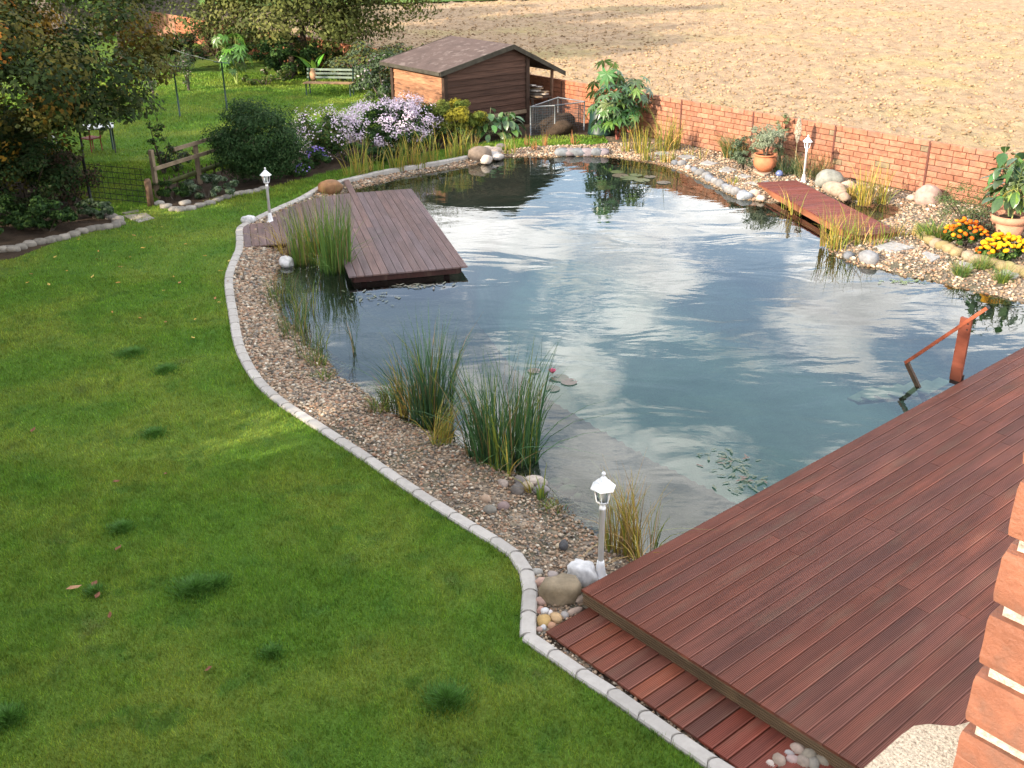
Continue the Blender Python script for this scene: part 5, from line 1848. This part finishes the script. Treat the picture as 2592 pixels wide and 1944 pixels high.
shrub('ground_cover', 'low grey-green leafy ground cover in front of the rail fence', 'plant', (p.x, p.y), (1.15, .6, .52), 4200, .07, [(*GGR, 3), (.13, .17, .12, 1), (*DGR, 1)], 30)
p = at(440, 505)
shrub('ground_cover', 'dark strappy plants between rail fence and wire gate', 'plant', (p.x, p.y), (.6, .35, .45), 1500, .09, [(*DGR, 2), (*GRN, 2)], 18, aspect=.25)
p = at(415, 440)
shrub('rose_bush', 'thin tall rose bush behind the rail fence', 'shrub', (p.x, p.y), (.42, .42, 1.45), 900, .065, [(*DGR, 2), (*GRN, 1), (*BRO, 1)], 26, sig=.22)
p = at(450, 435)
shrub('rose_bush', 'low grey rose bush behind the middle rail', 'shrub', (p.x, p.y), (.7, .5, .7), 1600, .06, [(*GGR, 2), (*BRO, 1), (*DGR, 1)], 24)
p = at(690, 455)
shrub('bed_fern', 'small leafy plant right of the dark evergreen bush', 'plant', (p.x + .5, p.y + .3), (.45, .35, .45), 1000, .07, [(*DGR, 2), (*GRN, 2)], 16)


# ---- palmate plants
def palm_leaf(lobes=8, L=1.0, wid=.145, droop=.28):
    m = MB()
    vs = [(0, 0, 0)]
    fs = []
    for i in range(lobes):
        a = -2.2 + 4.4 * i / (lobes - 1)
        ln = L * (1 - .28 * abs(a) / 2.2)
        w_ = wid * ln
        ca, sa = math.cos(a), math.sin(a)
        def pt(r, s, z):
            return (ca * r - sa * s, sa * r + ca * s, z)
        b = len(vs)
        vs += [pt(ln * .5, -w_, -.02), pt(ln * .55, 0, -.07 * droop / .28), pt(ln * .5, w_, -.02), pt(ln, 0, -droop * ln)]
        fs += [(0, b, b + 1), (0, b + 1, b + 2), (b, b + 3, b + 1), (b + 1, b + 3, b + 2)]
    m.add(vs, fs)
    return m.mesh('leaf')


def oval_leaf(L=1.0, W=.6, droop=.25, cup=.08):
    m = MB()
    prof = [(0, .12), (.2, .75), (.45, 1.0), (.7, .8), (.9, .35), (1.0, .02)]
    vs = []
    for t, w_ in prof:
        z = -droop * t * t
        vs += [(t * L, -w_ * W / 2, z + cup * w_), (t * L, 0, z), (t * L, w_ * W / 2, z + cup * w_)]
    fs = []
    for i in range(len(prof) - 1):
        a = i * 3
        fs += [(a, a + 1, a + 4, a + 3), (a + 1, a + 2, a + 5, a + 4)]
    m.add(vs, fs, True)
    return m.mesh('leaf')


PALM = palm_leaf()
PALM.materials.append(M_bigleaf)
OVAL = oval_leaf()
OVAL.materials.append(M_bigleaf)
LONG = oval_leaf(1.0, .3, .35, .03)
LONG.materials.append(M_bigleaf)


def leafy_plant(name, label, xyz, h, spread, n, ls, cols, me, stemcol, nst=3, zlo=.25, cat='plant', group=None, tilt=(15, 60), petiole=True, top=1.0):
    t = thing(name, label, cat, xyz, random.uniform(0, 6), group)
    m = MB()
    tops = []
    for i in range(nst):
        a = 2 * PI * i / nst + random.uniform(-.4, .4)
        q = Vector((math.cos(a) * spread * .42, math.sin(a) * spread * .42, h * random.uniform(.72, .92))) if nst > 1 else Vector((0, 0, h * .85))
        m.tube([(q.x * .05, q.y * .05, 0), (q.x * .4, q.y * .4, q.z * .5), q], [.028 * h / 1.6, .022 * h / 1.6, .012], 6)
        tops.append(q)
    for i in range(n):
        q = tops[i % nst]
        f = zlo + (1 - zlo) * ((i + random.random()) / n)
        base = Vector((q.x * f, q.y * f, q.z * f))
        a = 2.399 * i + random.uniform(-.3, .3)
        rr = spread * random.uniform(.35, 1.0) * (1.1 - .45 * f)
        el = rad(random.uniform(5, 45)) if f < .85 else rad(random.uniform(30, 75))
        d = Vector((math.cos(a) * math.cos(el), math.sin(a) * math.cos(el), math.sin(el)))
        tip = base + d * rr * .75
        if petiole:
            m.tube([base, tip], [.009, .006], 4, cap=False)
        s = ls * random.uniform(.7, 1.2)
        o = link('leaf', me, None, t, tuple(u * random.uniform(.8, 1.2) for u in random.choice(cols)), tip, (random.uniform(-.25, .25), rad(random.uniform(*tilt)), a))
        o.scale = (s, s, s)
    m.build('stem', M_stem, t, stemcol)
    return t


RIC = [(.050, .115, .030), (.065, .14, .035), (.040, .09, .03), (.10, .18, .04)]
leafy_plant('castor_plant', 'tall large-leaved green plant in front of the wall at the far bank', at(1562, 352), 1.85, 1.1, 105, .37, RIC, PALM, (.22, .06, .04), 3, .15)
leafy_plant('castor_plant', 'bright green large-leaved plant on the far left lawn edge', at(600, 212), 1.95, .95, 50, .36, [(.085, .19, .025), (.10, .22, .03), (.065, .14, .025)], PALM, (.20, .25, .06), 3, .2)
# banana-like leaf in a pot at the bench
t = leafy_plant('banana_plant', 'young plant with one tall upright leaf beside the bench', at(800, 215), .9, .3, 6, .75, [(.11, .24, .03), (.09, .19, .03)], LONG, (.2, .25, .06), 1, .3, tilt=(-75, -35))
p = at(815, 225)
ct = thing('clay_jug', 'tall tan clay jug standing on the bench', 'jug', (p.x - .1, p.y - 1.0, .45))
MB().lathe([(.09, 0), (.14, .12), (.13, .26), (.07, .36), (.09, .42)], 14).build('body', M_terra, ct, (.34, .20, .11))
# big round leaves by the shed
for (px, py, n, lab) in ((1240, 352, 24, 'clump of big round green leaves in front of the golden shrub'), (1285, 348, 32, 'large clump of broad round leaves beside the compost bin')):
    leafy_plant('round_leaf_plant', lab, at(px, py), .70, .66, n, .34, [(.075, .16, .06), (.06, .13, .045), (.095, .19, .05)], OVAL, (.2, .2, .1), 1, .12, tilt=(5, 55))

# ---- potted plants
def pot(px, py, z, r, h, label, color, round_=False):
    p = at(px, py, z)
    t = thing('flower_pot', label, 'pot', p)
    if round_:
        MB().lathe([(r * .55, 0), (r * .92, h * .3), (r * .98, h * .62), (r * .8, h * .88), (r * .78, h * .9)], 20).build('body', M_terra, t, color)
        MB().lathe([(r * .80, h * .88), (r * .95, h * .93), (r * .95, h), (r * .8, h), (r * .74, h * .9)], 20).build('rim', M_terra, t, color)
    else:
        MB().lathe([(r * .62, 0), (r * .68, .01), (r * .88, h * .72)], 20).build('body', M_terra, t, color)
        MB().lathe([(r * .90, h * .70), (r * .99, h * .71), (r * 1.02, h), (r * .92, h), (r * .88, h * .9)], 20).build('rim', M_terra, t, color)
    MB().lathe([(r * .85, h * .88), (r * .4, h * .91), (.01, h * .92)], 14).build('soil', M_soil, t)
    return p, h


p, h_ = pot(1934, 432, .06, .29, .42, 'round orange terracotta pot on a low stone plinth', (.42, .155, .075), True)
q = slab(((1905, 430), (1935, 420), (1965, 430), (1935, 443)), 'low round stone plinth under the orange pot', (.36, .27, .2), 'plinth', -.03, .05, cat='plinth')
shrub('oleander', 'silvery green oleander growing in the orange pot', 'plant', (p.x, p.y), (.56, .5, .85), 3400, .085, [(.24, .28, .19, 3), (.16, .20, .12, 2), (.32, .34, .24, 1)], 70, z0=.06 + .36, sig=.3, shell=.25, aspect=.22)
shrub('oleander', 'pale wispy branch plant rising against the wall behind the pot', 'plant', (p.x + .55, p.y + .75), (.32, .28, 1.3), 700, .075, [(.20, .24, .12, 3), (.13, .17, .07, 2)], 18, sig=.25, aspect=.3, zfrac=.62)
shrub('silver_shrub', 'silvery leafy shrub left of the orange pot', 'plant', (p.x - .45, p.y + .35), (.42, .4, .95), 1500, .075, [(.14, .18, .11, 3), (.09, .13, .07, 2)], 26, sig=.24, aspect=.3)
p, h_ = pot(2546, 600, .02, .36, .46, 'wide terracotta pot behind the yellow marigolds at the right edge', (.44, .22, .14))
leafy_plant('potted_fig', 'large-leaved green plant growing in the wide terracotta pot', (p.x, p.y, .42), 1.2, .75, 80, .30, RIC, OVAL, (.12, .16, .06), 4, .25, tilt=(0, 60))
leafy_plant('potted_fig', 'pale yellowish stemmed plant leaning over the wide pot', (p.x - .05, p.y - .2, .42), .72, .4, 12, .28, [(.30, .33, .06), (.2, .28, .06)], LONG, (.32, .33, .1), 1, .55)
p2 = at(2592, 470)
leafy_plant('big_leaf_plant', 'dense large-leaved green plant at the right edge by the wall', at(2580, 560), 1.35, .9, 60, .33, RIC, OVAL, (.12, .16, .06), 4, .2, tilt=(0, 50))

# ---- reeds and grasses
YGRN = (.19, .22, .035); YE = (.40, .30, .055); TN = (.40, .25, .09); GB = (.045, .105, .035); GB2 = (.06, .125, .03); BLG = (.035, .085, .038)


def reed(px, py, h, n, rx, ry, cols, label, z=ZW - .06, lean=(.05, .35), w=.012, name='reed_clump', cat='reeds', group=None, seg=4, tilt=None, spread=.5):
    p = at(px, py, z)
    a = rng.uniform(0, 2 * PI, n); q = np.sqrt(rng.uniform(0, 1, n))
    bs = np.stack([q * np.cos(a) * rx, q * np.sin(a) * ry, np.zeros(n)], 1)
    hh = h * np.clip(rng.normal(.78, .2, n), .25, 1.15)
    an = a + rng.normal(0, .8, n)
    if tilt is not None:
        an = np.where(rng.uniform(0, 1, n) < .55, tilt + rng.normal(0, .4, n), an)
    ln = rng.uniform(*lean, n)
    bent = rng.uniform(0, 1, n) < .10
    ln = np.where(bent, rng.uniform(.7, 1.5, n), ln)
    hh = np.where(bent, hh * .8, hh)
    cl_ = palette(cols, n, .3)
    dry = rng.uniform(0, 1, n) < .09
    cl_[dry] = np.array((.26, .18, .075)) * rng.uniform(.6, 1.1, (int(dry.sum()), 1))
    me = blade_mesh(name, bs, hh, w * rng.uniform(.5, 1.35, n), an, ln, rng.uniform(0, PI, n), cl_, seg)
    o = link(name, me, M_reed, None, None, (p.x, p.y, z))
    return tag(o, label, cat, group)


G1 = 'reed clumps in the near shallows'
reed(1275, 1165, 1.42, 470, .45, .36, [(.055, .125, .045, 4), (.075, .15, .045, 3), (*BLG, 2), (*YGRN, .9)], 'widest dense green reed clump standing in the near water', lean=(.02, .42), w=.013, group=G1)
reed(1098, 1075, 1.48, 250, .25, .23, [(.055, .12, .045, 4), (.045, .10, .05, 3), (*YGRN, .6)], 'tall dark green reed clump left of the widest one', lean=(.02, .38), w=.014, group=G1)
reed(1040, 1050, 1.15, 70, .16, .16, [(*GB, 3), (*GB2, 2)], 'thin green reeds leaning left beside the tall dark clump', lean=(.15, .6), w=.013, group=G1, tilt=PI)
reed(1035, 1060, .95, 60, .12, .12, [(*YE, 3), (*TN, 2), (*YGRN, 1)], 'yellowed reeds in front of the thin leaning ones', lean=(.1, .6), w=.011, group=G1, tilt=PI * .8)
reed(1115, 1125, .72, 75, .13, .10, [(*YE, 3), (*TN, 1.5), (*YGRN, 3)], 'yellow-green arching sedge on the gravel before the dark reeds', lean=(.2, .9), w=.011, z=-.1, group=G1, tilt=0.3)
reed(1265, 1190, .78, 16, .06, .05, [(*YGRN, 3), (*GB2, 2)], 'few light green shoots in front of the widest reed clump', lean=(.1, .4), w=.015, z=-.12, group=G1)
reed(1288, 1205, .5, 7, .04, .03, [(*YGRN, 3), (*YE, 2)], 'short yellow-green shoots at the shore before the widest clump', lean=(.1, .5), w=.015, z=-.11, group=G1)
reed(1368, 1262, .42, 10, .05, .04, [(*LGR, 3), (*YGRN, 2)], 'bright green upright shoot beside the near stone pile', lean=(.1, .5), w=.022, z=-.1, group=G1)
reed(1340, 1250, .40, 6, .03, .03, [(*YGRN, 3), (*YE, 2)], 'thin shoot leaning left over the near stone pile', lean=(.3, .7), w=.014, z=-.08, group=G1, tilt=PI)
reed(1560, 1395, .95, 70, .13, .09, [(*YE, 3), (*YGRN, 3), (*TN, 2)], 'yellow-green sedge clump right behind the front lamp', lean=(.05, .4), w=.010, z=-.12, group='sedges by the deck')
reed(1600, 1405, 1.05, 90, .11, .09, [(*YE, 4), (*TN, 3), (*YGRN, 2)], 'tall golden sedge clump against the deck edge', lean=(.05, .42), w=.010, z=-.12, group='sedges by the deck', tilt=PI)
reed(1650, 1395, .78, 14, .06, .05, [(*YGRN, 2), (*GB2, 1), (*TN, 1)], 'few thin stalks rising at the deck edge', lean=(.05, .35), w=.010, z=-.15, group='sedges by the deck')
reed(1620, 1420, .35, 22, .12, .06, [(*YE, 3), (*TN, 2)], 'fallen yellow blades lying over the deck edge', lean=(.9, 1.8), w=.010, z=.0, group='sedges by the deck')
# platform reeds
reed(812, 668, 1.32, 300, .60, .34, [(.22, .27, .045, 3), (.10, .19, .04, 4), (.14, .21, .04, 3), (*YE, 1)], 'broad yellow-green reed clump growing against the wooden platform', lean=(.03, .3), w=.016, group='reeds by the platform')
reed(850, 690, 1.45, 190, .28, .3, [(.09, .18, .04, 4), (.13, .20, .04, 3)], 'taller green reeds at the right of the platform clump', lean=(.02, .22), w=.016, group='reeds by the platform')
reed(735, 650, .9, 40, .3, .15, [(*YE, 3), (*TN, 2)], 'sparse straw-coloured stalks left of the platform reeds', lean=(.1, .6), w=.011, group='reeds by the platform')
reed(690, 640, .75, 10, .2, .1, [(*YE, 3), (*YGRN, 1)], 'few arching yellow blades over the walkway boards', lean=(.8, 1.5), w=.012, group='reeds by the platform')
for i, (px, py, h, n, lab) in enumerate([(712, 770, .62, 150, 'fine green horsetail reeds along the left shore below the platform'), (745, 850, .60, 170, 'fine green reeds half way down the left shore'),
                                         (790, 900, .55, 130, 'fine reeds at the near end of the left shore fringe'), (775, 800, .7, 90, 'green reeds standing in water off the left shore')]):
    reed(px, py, h, n, .22, .45, [(*GB2, 3), (.07, .10, .035, 3), (*YGRN, 1.5), (.2, .12, .05, .8)], lab, lean=(.05, .5), w=.008, group='left shore fringe')
reed(900, 905, .85, 10, .1, .1, [(*GB, 3)], 'few dark bent stalks in open water left of the tall reeds', lean=(.1, .5), w=.013, group=G1)
for (px, py, h, n, lab) in [(826, 960, .22, 60, 'small bright green tuft at the shore of the near gravel'), (765, 965, .15, 40, 'low weed tuft in the middle of the near gravel'), (960, 1040, .3, 90, 'reddish and green weeds at the near shoreline'),
                            (990, 1015, .38, 120, 'feathery green water plant at the near shoreline'), (1400, 1290, .12, 110, 'small creeping weed on the gravel near the stone pile'), (800, 925, .28, 90, 'yellow-green sedge fringe above the near gravel')]:
    reed(px, py, h, n, .16, .13, [(*GB2, 2), (*YGRN, 2), (.2, .10, .05, .8)], lab, z=-.1, lean=(.2, 1.0), w=.009, name='shore_weed', cat='weeds', group='shoreline weeds', seg=3)
# far bank reeds
FB = [(912, 448, 1.25, 40, 'tall golden reeds at the left end of the far bank'), (886, 452, .95, 22, 'leaning yellow reeds left of the tall golden ones'), (952, 440, .75, 30, 'arching yellow-green reeds, second group of the far bank'),
      (1005, 432, .85, 60, 'yellow-green reed group in the middle of the far left bank'), (1038, 425, .95, 60, 'green reed group right of the middle one'), (1060, 424, .6, 60, 'low bright sedge fringe on the far left bank'),
      (1092, 415, 1.05, 40, 'slim golden reeds before the pink asters'), (1140, 405, .75, 30, 'thin green reeds left of the far stone pile'), (1163, 398, 1.0, 36, 'tall reeds with brown tips behind the far stone pile'), (1190, 394, .95, 36, 'fan of green reeds above the far stone pile'),
      (1292, 388, .55, 34, 'short bright green shoots on the far bank right of the stone pile')]
for (px, py, h, n, lab) in FB:
    reed(px, py, h, n, .2, .12, [(*YE, 3), (*YGRN, 4), (*TN, 1), (.14, .19, .035, 3)], lab, z=-.05, lean=(.05, .45), w=.018, group='reeds on the far bank')
for (px, py, h, lab) in [(1333, 372, .42, 'thin rusty dock stalk on the far gravel, left one'), (1380, 372, .55, 'tallest rusty orange dock stalk on the far gravel'), (1452, 368, .4, 'rusty dock stalk right of the tallest one'), (1353, 378, .3, 'small rusty stalk before the far lawn')]:
    reed(px, py, h, 14, .08, .06, [(.36, .15, .06, 3), (.3, .2, .08, 1)], lab, z=-.03, lean=(.02, .2), w=.022, name='dock_stalk', cat='weeds', group='rusty dock stalks')
# right bank
RB = [(1590, 385, 1.0, 40, 'golden reeds right of the big-leaved plant'), (1625, 390, .95, 80, 'yellow-green reeds before the wall shadow'), (1675, 388, 1.25, 80, 'tall golden reeds at the wall shadow'), (1705, 385, 1.0, 60, 'green reeds right of the tall golden ones'),
      (1640, 405, .5, 60, 'low yellow sedge at the right far waterline'), (1690, 410, .5, 50, 'low sedge before the shore stone row')]
for (px, py, h, n, lab) in RB:
    reed(px, py, h, n, .2, .15, [(*YE, 4), (*YGRN, 4), (*TN, 1), (.10, .15, .03, 3)], lab, z=-.06, lean=(.03, .4), w=.018, group='reeds of the right bank')
RB2 = [(2095, 625, .95, 46, 'golden reeds at the near left corner of the bridge'), (2118, 632, .8, 46, 'yellow-green reeds before the bridge'), (2148, 622, .95, 26, 'thin golden reeds on the near bridge edge'), (2178, 628, 1.1, 18, 'long leaning straw reeds over the bridge'),
       (2212, 630, .62, 22, 'short golden reeds beside the large stepping slab'), (2240, 620, .55, 20, 'short reeds behind the large stepping slab'), (2258, 615, .6, 18, 'thin reeds at the near end of the bridge'), (2288, 610, .4, 24, 'fine pale stalks right of the bridge end'),
       (1997, 530, .55, 18, 'straw reeds in the water beneath the far part of the bridge'), (2020, 545, .6, 14, 'few green reeds under the bridge side'), (2188, 520, 1.05, 60, 'yellow-green reeds in the little pool behind the bridge'), (2230, 515, 1.0, 46, 'second yellow-green reed clump in the little pool'),
       (2160, 505, .5, 60, 'low green sedge at the little pool'), (1910, 475, .32, 30, 'small yellow tuft at the far corner of the bridge'), (1850, 470, .28, 30, 'small tuft beside the shore stones'), (1775, 410, .4, 24, 'dry tuft beside a stepping slab'), (1745, 402, .42, 26, 'dry sedge tuft near the wall')]
for (px, py, h, n, lab) in RB2:
    reed(px, py, h, n, .16, .12, [(*YE, 4), (*YGRN, 4), (*TN, 2), (.14, .19, .035, 2)], lab, z=-.1, lean=(.03, .45), w=.016, group='reeds of the right bank')
for (px, py, lab) in [(2432, 705, 'small round grass tuft at the right shore, left of three'), (2482, 692, 'small round grass tuft at the right shore, middle of three'), (2535, 722, 'small round grass tuft at the right shore, right of three')]:
    reed(px, py, .42, 200, .11, .09, [(*LGR, 3), (*YGRN, 2), (*GB2, 2)], lab, z=-.1, lean=(.2, .9), w=.010, name='grass_tuft', cat='grass tuft', group='round tufts on the right shore')
# pampas grasses at the wall
reed(1858, 398, .80, 260, .30, .25, [(.10, .13, .03, 3), (*GB2, 2), (*TN, 1)], 'arching ornamental grass at the foot of the wall', z=0, lean=(.3, 1.1), w=.014, name='ornamental_grass', cat='grass', group='wall grasses')
reed(1990, 438, .62, 220, .32, .25, [(.07, .12, .04, 3), (*GGR, 2)], 'grey-green grass clump left of the right lamp', z=0, lean=(.3, 1.0), w=.013, name='ornamental_grass', cat='grass', group='wall grasses')
reed(2050, 448, .75, 160, .35, .25, [(.08, .11, .04, 3), (*TN, 1.5)], 'thin dry grass clump right of the right lamp', z=0, lean=(.3, 1.0), w=.010, name='ornamental_grass', cat='grass', group='wall grasses')
reed(2105, 440, .9, 70, .3, .2, [(.28, .13, .07, 2), (*TN, 2), (*GGR, 1)], 'wispy reddish stalks before the wall by the grey boulder', z=0, lean=(.2, .9), w=.010, name='ornamental_grass', cat='grass', group='wall grasses')
p = at(2010, 440)
pl = thing('pampas_plume', 'single white feathery pampas plume standing before the wall', 'grass', p)
MB().tube([(0, 0, 0), (-.01, 0, .85)], .008, 5).build('stalk', M_stem, pl, (.35, .32, .18))
n = 1500
u_ = rng.uniform(0, 1, n)
rr = .075 * np.sin(np.clip(u_ * 1.05, 0, 1) * PI) ** .7 * rng.uniform(0, 1, n) ** .5
aa = rng.uniform(0, 2 * PI, n)
Pp = np.stack([rr * np.cos(aa) - .01, rr * np.sin(aa), .78 + u_ * .62], 1)
link('plume', leaf_mesh('plume', Pp, rng.normal(0, 1, (n, 3)), np.full(n, .05), np.array((.66, .60, .48)) * rng.uniform(.85, 1.1, n)[:, None], .25), M_leaf, pl)
p = at(1972, 447)
tag(MB().lathe([(.03, 0), (.08, .03), (.095, .08), (.07, .13), (.02, .16)], 14).build('glazed_ball', M_blue, None, None, p), 'small blue glazed ball lying by the wall plants', 'ornament')

# marigolds and bed plants at the right
BLM = MB().lathe([(.008, -.012), (.030, -.004), (.036, .008), (.026, .022), (.010, .028)], 9).mesh('blossom')
BLM.materials.append(M_blossom)


def marigold(px, py, r, h, nfl, cols, label, fs=1.0):
    p = at(px, py)
    t = shrub('marigold', label, 'flowers', (p.x, p.y), (r, r * .8, h), 1500, .06, [(*GRN, 2), (*DGR, 2), (*LGR, .7)], 22, group='marigolds')
    for i in range(nfl):
        a = 2.399 * i
        q = math.sqrt((i + .5) / nfl) * r * 1.02
        z = h * (1.02 - .45 * (q / r) ** 2) + random.uniform(-.05, .05)
        o = link('blossom', BLM, None, t, random.choice(cols), (q * math.cos(a), q * math.sin(a) * .8, z), (random.uniform(-.6, .6), random.uniform(-.6, .6), 0))
        s = fs * random.uniform(.85, 1.35)
        o.scale = (s, s, s)


marigold(2438, 628, .42, .52, 42, [(.62, .19, .012), (.60, .14, .01), (.66, .27, .015), (.58, .11, .01)], 'orange marigold bush behind the yellow stone edging', 1.15)
marigold(2535, 662, .42, .48, 56, [(.70, .36, .01), (.72, .40, .015), (.68, .30, .01)], 'golden yellow marigold bush in front of the terracotta pot', 1.35)
marigold(2495, 655, .22, .25, 16, [(.58, .13, .012), (.5, .10, .01)], 'low red-orange marigolds between the two big bushes', 1.0)
reed(2370, 605, .42, 330, .34, .28, [(*LGR, 3), (*YGRN, 2), (*GRN, 2)], 'light green strappy plant left of the orange marigolds', z=0, lean=(.4, 1.2), w=.022, name='strappy_plant', cat='plant')
shrub('feathery_shrub', 'feathery grey-green shrub behind the orange marigolds', 'shrub', a2(2440, 575), (.75, .6, .95), 3600, .05, [(.10, .15, .06, 3), (.14, .19, .07, 2), (*GRN, 1)], 40, aspect=.25)
shrub('feathery_shrub', 'dark twiggy plant between marigolds and wide pot', 'shrub', a2(2495, 600), (.35, .3, .6), 1100, .05, [(*BRO, 2), (*GGR, 2)], 18)

# ---- water plants
padm = MB()
padm.add([(0, 0, 0)] + [(math.cos(a) * .5, math.sin(a) * .5, .004 if i % 2 else 0) for i, a in enumerate(np.linspace(.18, 2 * PI - .18, 16))], [(0, i, i + 1) for i in range(1, 16)])
PADM = padm.mesh('pad')
PADM.materials.append(M_bigleaf)


def pad(px, py, d, col, label, group):
    p = at(px, py, ZW)
    o = link('lily_pad', PADM, None, None, col, (p.x, p.y, ZW + .012), (0, 0, random.uniform(0, 6.3)))
    o.scale = (d, d, d)
    tag(o, label, 'lily pad', group)


for i, (px, py, d) in enumerate([(1417, 958, .26), (1440, 968, .24), (1398, 985, .22), (1352, 940, .2)]):
    pad(px, py, d, random.choice([(.14, .10, .07), (.10, .10, .06)]), 'brownish lily pad, %s from the pink water lily' % ORD[i], 'lily pads at the widest reed clump')
for i, (px, py, d) in enumerate([(1570, 445, .42), (1592, 452, .45), (1562, 436, .35), (1625, 457, .4), (1645, 448, .3), (1610, 444, .32), (1680, 463, .35)]):
    pad(px, py, d, random.choice([(.08, .10, .035), (.10, .11, .04), (.10, .08, .05)]), 'pale green lily pad, %s of the far group below the big-leaved plant' % ORD[i], 'far lily pads')
p = at(1398, 950, ZW)
wlily = thing('water_lily', 'single pink water lily blossom right of the widest reed clump', 'flower', (p.x, p.y, ZW + .02))
PET = oval_leaf(.085, .04, -.03, .012)
PET.materials.append(M_blossom)
for ring, (cnt, tl, s) in enumerate(((8, -25, 1), (7, -50, .85), (5, -70, .7))):
    for i in range(cnt):
        o = link('petal', PET, None, wlily, (.55, .10, .20), (0, 0, .01), (0, rad(tl), 2 * PI * i / cnt + ring * .4))
        o.scale = (s, s, s)
FLM = oval_leaf(1.0, .27, 0, .0)
FLM.materials.append(M_bigleaf)


def pondweed(px, py, n, sx, sy, ls, cols, label):
    p = at(px, py, ZW)
    t = thing('pondweed', label, 'water plant', (p.x, p.y, ZW + .008), 0, 'floating pondweed')
    for i in range(n):
        c = (random.gauss(0, sx * .5), random.gauss(0, sy * .5))
        o = link('leaf', FLM, None, t, random.choice(cols), (c[0], c[1], random.uniform(0, .012)), (0, 0, random.uniform(0, 6.3)))
        s = ls * random.uniform(.7, 1.3)
        o.scale = (s, s, s)


PW = [(.10, .13, .07), (.08, .11, .055), (.13, .15, .08), (.09, .115, .06), (.11, .13, .07), (.15, .09, .055)]
pondweed(1845, 1172, 40, .30, .34, .105, PW, 'floating pale leaves of pondweed in the near water by the deck')
pondweed(1890, 1222, 40, .26, .28, .105, PW, 'floating pondweed leaves touching the deck edge')
pondweed(1060, 725, 34, .55, .12, .12, [(.13, .13, .07), (.16, .15, .1), (.2, .16, .1)], 'small floating leaves in front of the wooden platform')
pondweed(930, 752, 26, .55, .35, .12, [(.10, .12, .06), (.13, .14, .09)], 'floating leaves between platform and left reeds')
pondweed(2120, 560, 1, .1, .1, .1, [(.13, .16, .06)], 'single floating leaf under the bridge')
pondweed(2290, 715, 30, .6, .12, .1, [(.18, .24, .06), (.14, .2, .05)], 'green floating weed along the right shore')

# ---- field clods and weeds
cand = np.stack([rng.uniform(-12, 60, 26000), rng.uniform(.3, 1, 26000) ** 2 * 45], 1)
cand = cand[rng.uniform(0, 1, len(cand)) < np.clip(14 / (cand[:, 1] + 6), .25, 1)]
Pw = np.stack([WA.x + WD.x * cand[:, 0] - WN.x * (cand[:, 1] + .15), WA.y + WD.y * cand[:, 0] - WN.y * (cand[:, 1] + .15)], 1)
n = len(Pw)
zc = 0.02 + 0.13 * (vnoise(Pw, 2.9, 3) ** 2) + 0.09 * vnoise(Pw, 6.0, 5) - .05
rc = rng.uniform(.022, .07, n) * (1 + cand[:, 1] / 60)
clc = np.array((.28, .192, .114)) * rng.uniform(.7, 1.25, n)[:, None]
o = link('clods', pebbles('clods', np.column_stack([Pw, zc]), rc, clc, (.4, .8), .22), pm('clod', src='attr', rough=.95, spec=.05, nscale=12, namt=.2, coords='world'))
tag(o, 'dry tan soil clods of the ploughed field', 'soil', kind='stuff')
cand = np.stack([rng.uniform(-12, 60, 30000), rng.uniform(0.02, 1, 30000) ** 1.6 * 50], 1)
Pw = np.stack([WA.x + WD.x * cand[:, 0] - WN.x * (cand[:, 1] + .2), WA.y + WD.y * cand[:, 0] - WN.y * (cand[:, 1] + .2)], 1)
kk = vnoise(Pw, .22, 11) + .5 * vnoise(Pw, .9, 12)
m_ = kk > .80
Pw = Pw[m_]
n = len(Pw)
bs = np.column_stack([Pw, np.full(n, .03)])
me = blade_mesh('weeds', bs, rng.uniform(.03, .10, n), rng.uniform(.010, .026, n), rng.uniform(0, 6.3, n), rng.uniform(.2, 1, n), rng.uniform(0, PI, n), palette([(.34, .30, .08, 3), (.25, .27, .07, 2), (.42, .34, .15, 2)], n), 2)
tag(link('field_weeds', me, M_reed), 'thin yellowish stubble weeds over the ploughed field', 'weeds', kind='stuff')
# green strip at the far side of the field
q = [(-60, 96), (12, 85), (5, 80.5), (-4, 78), (-14, 75), (-60, 84)]
mb = MB()
mb.add([(x, y, .16) for x, y in q], [tuple(range(len(q)))][::-1])
o = mb.build('meadow_strip', M_lawn)
tag(o, kind='structure')
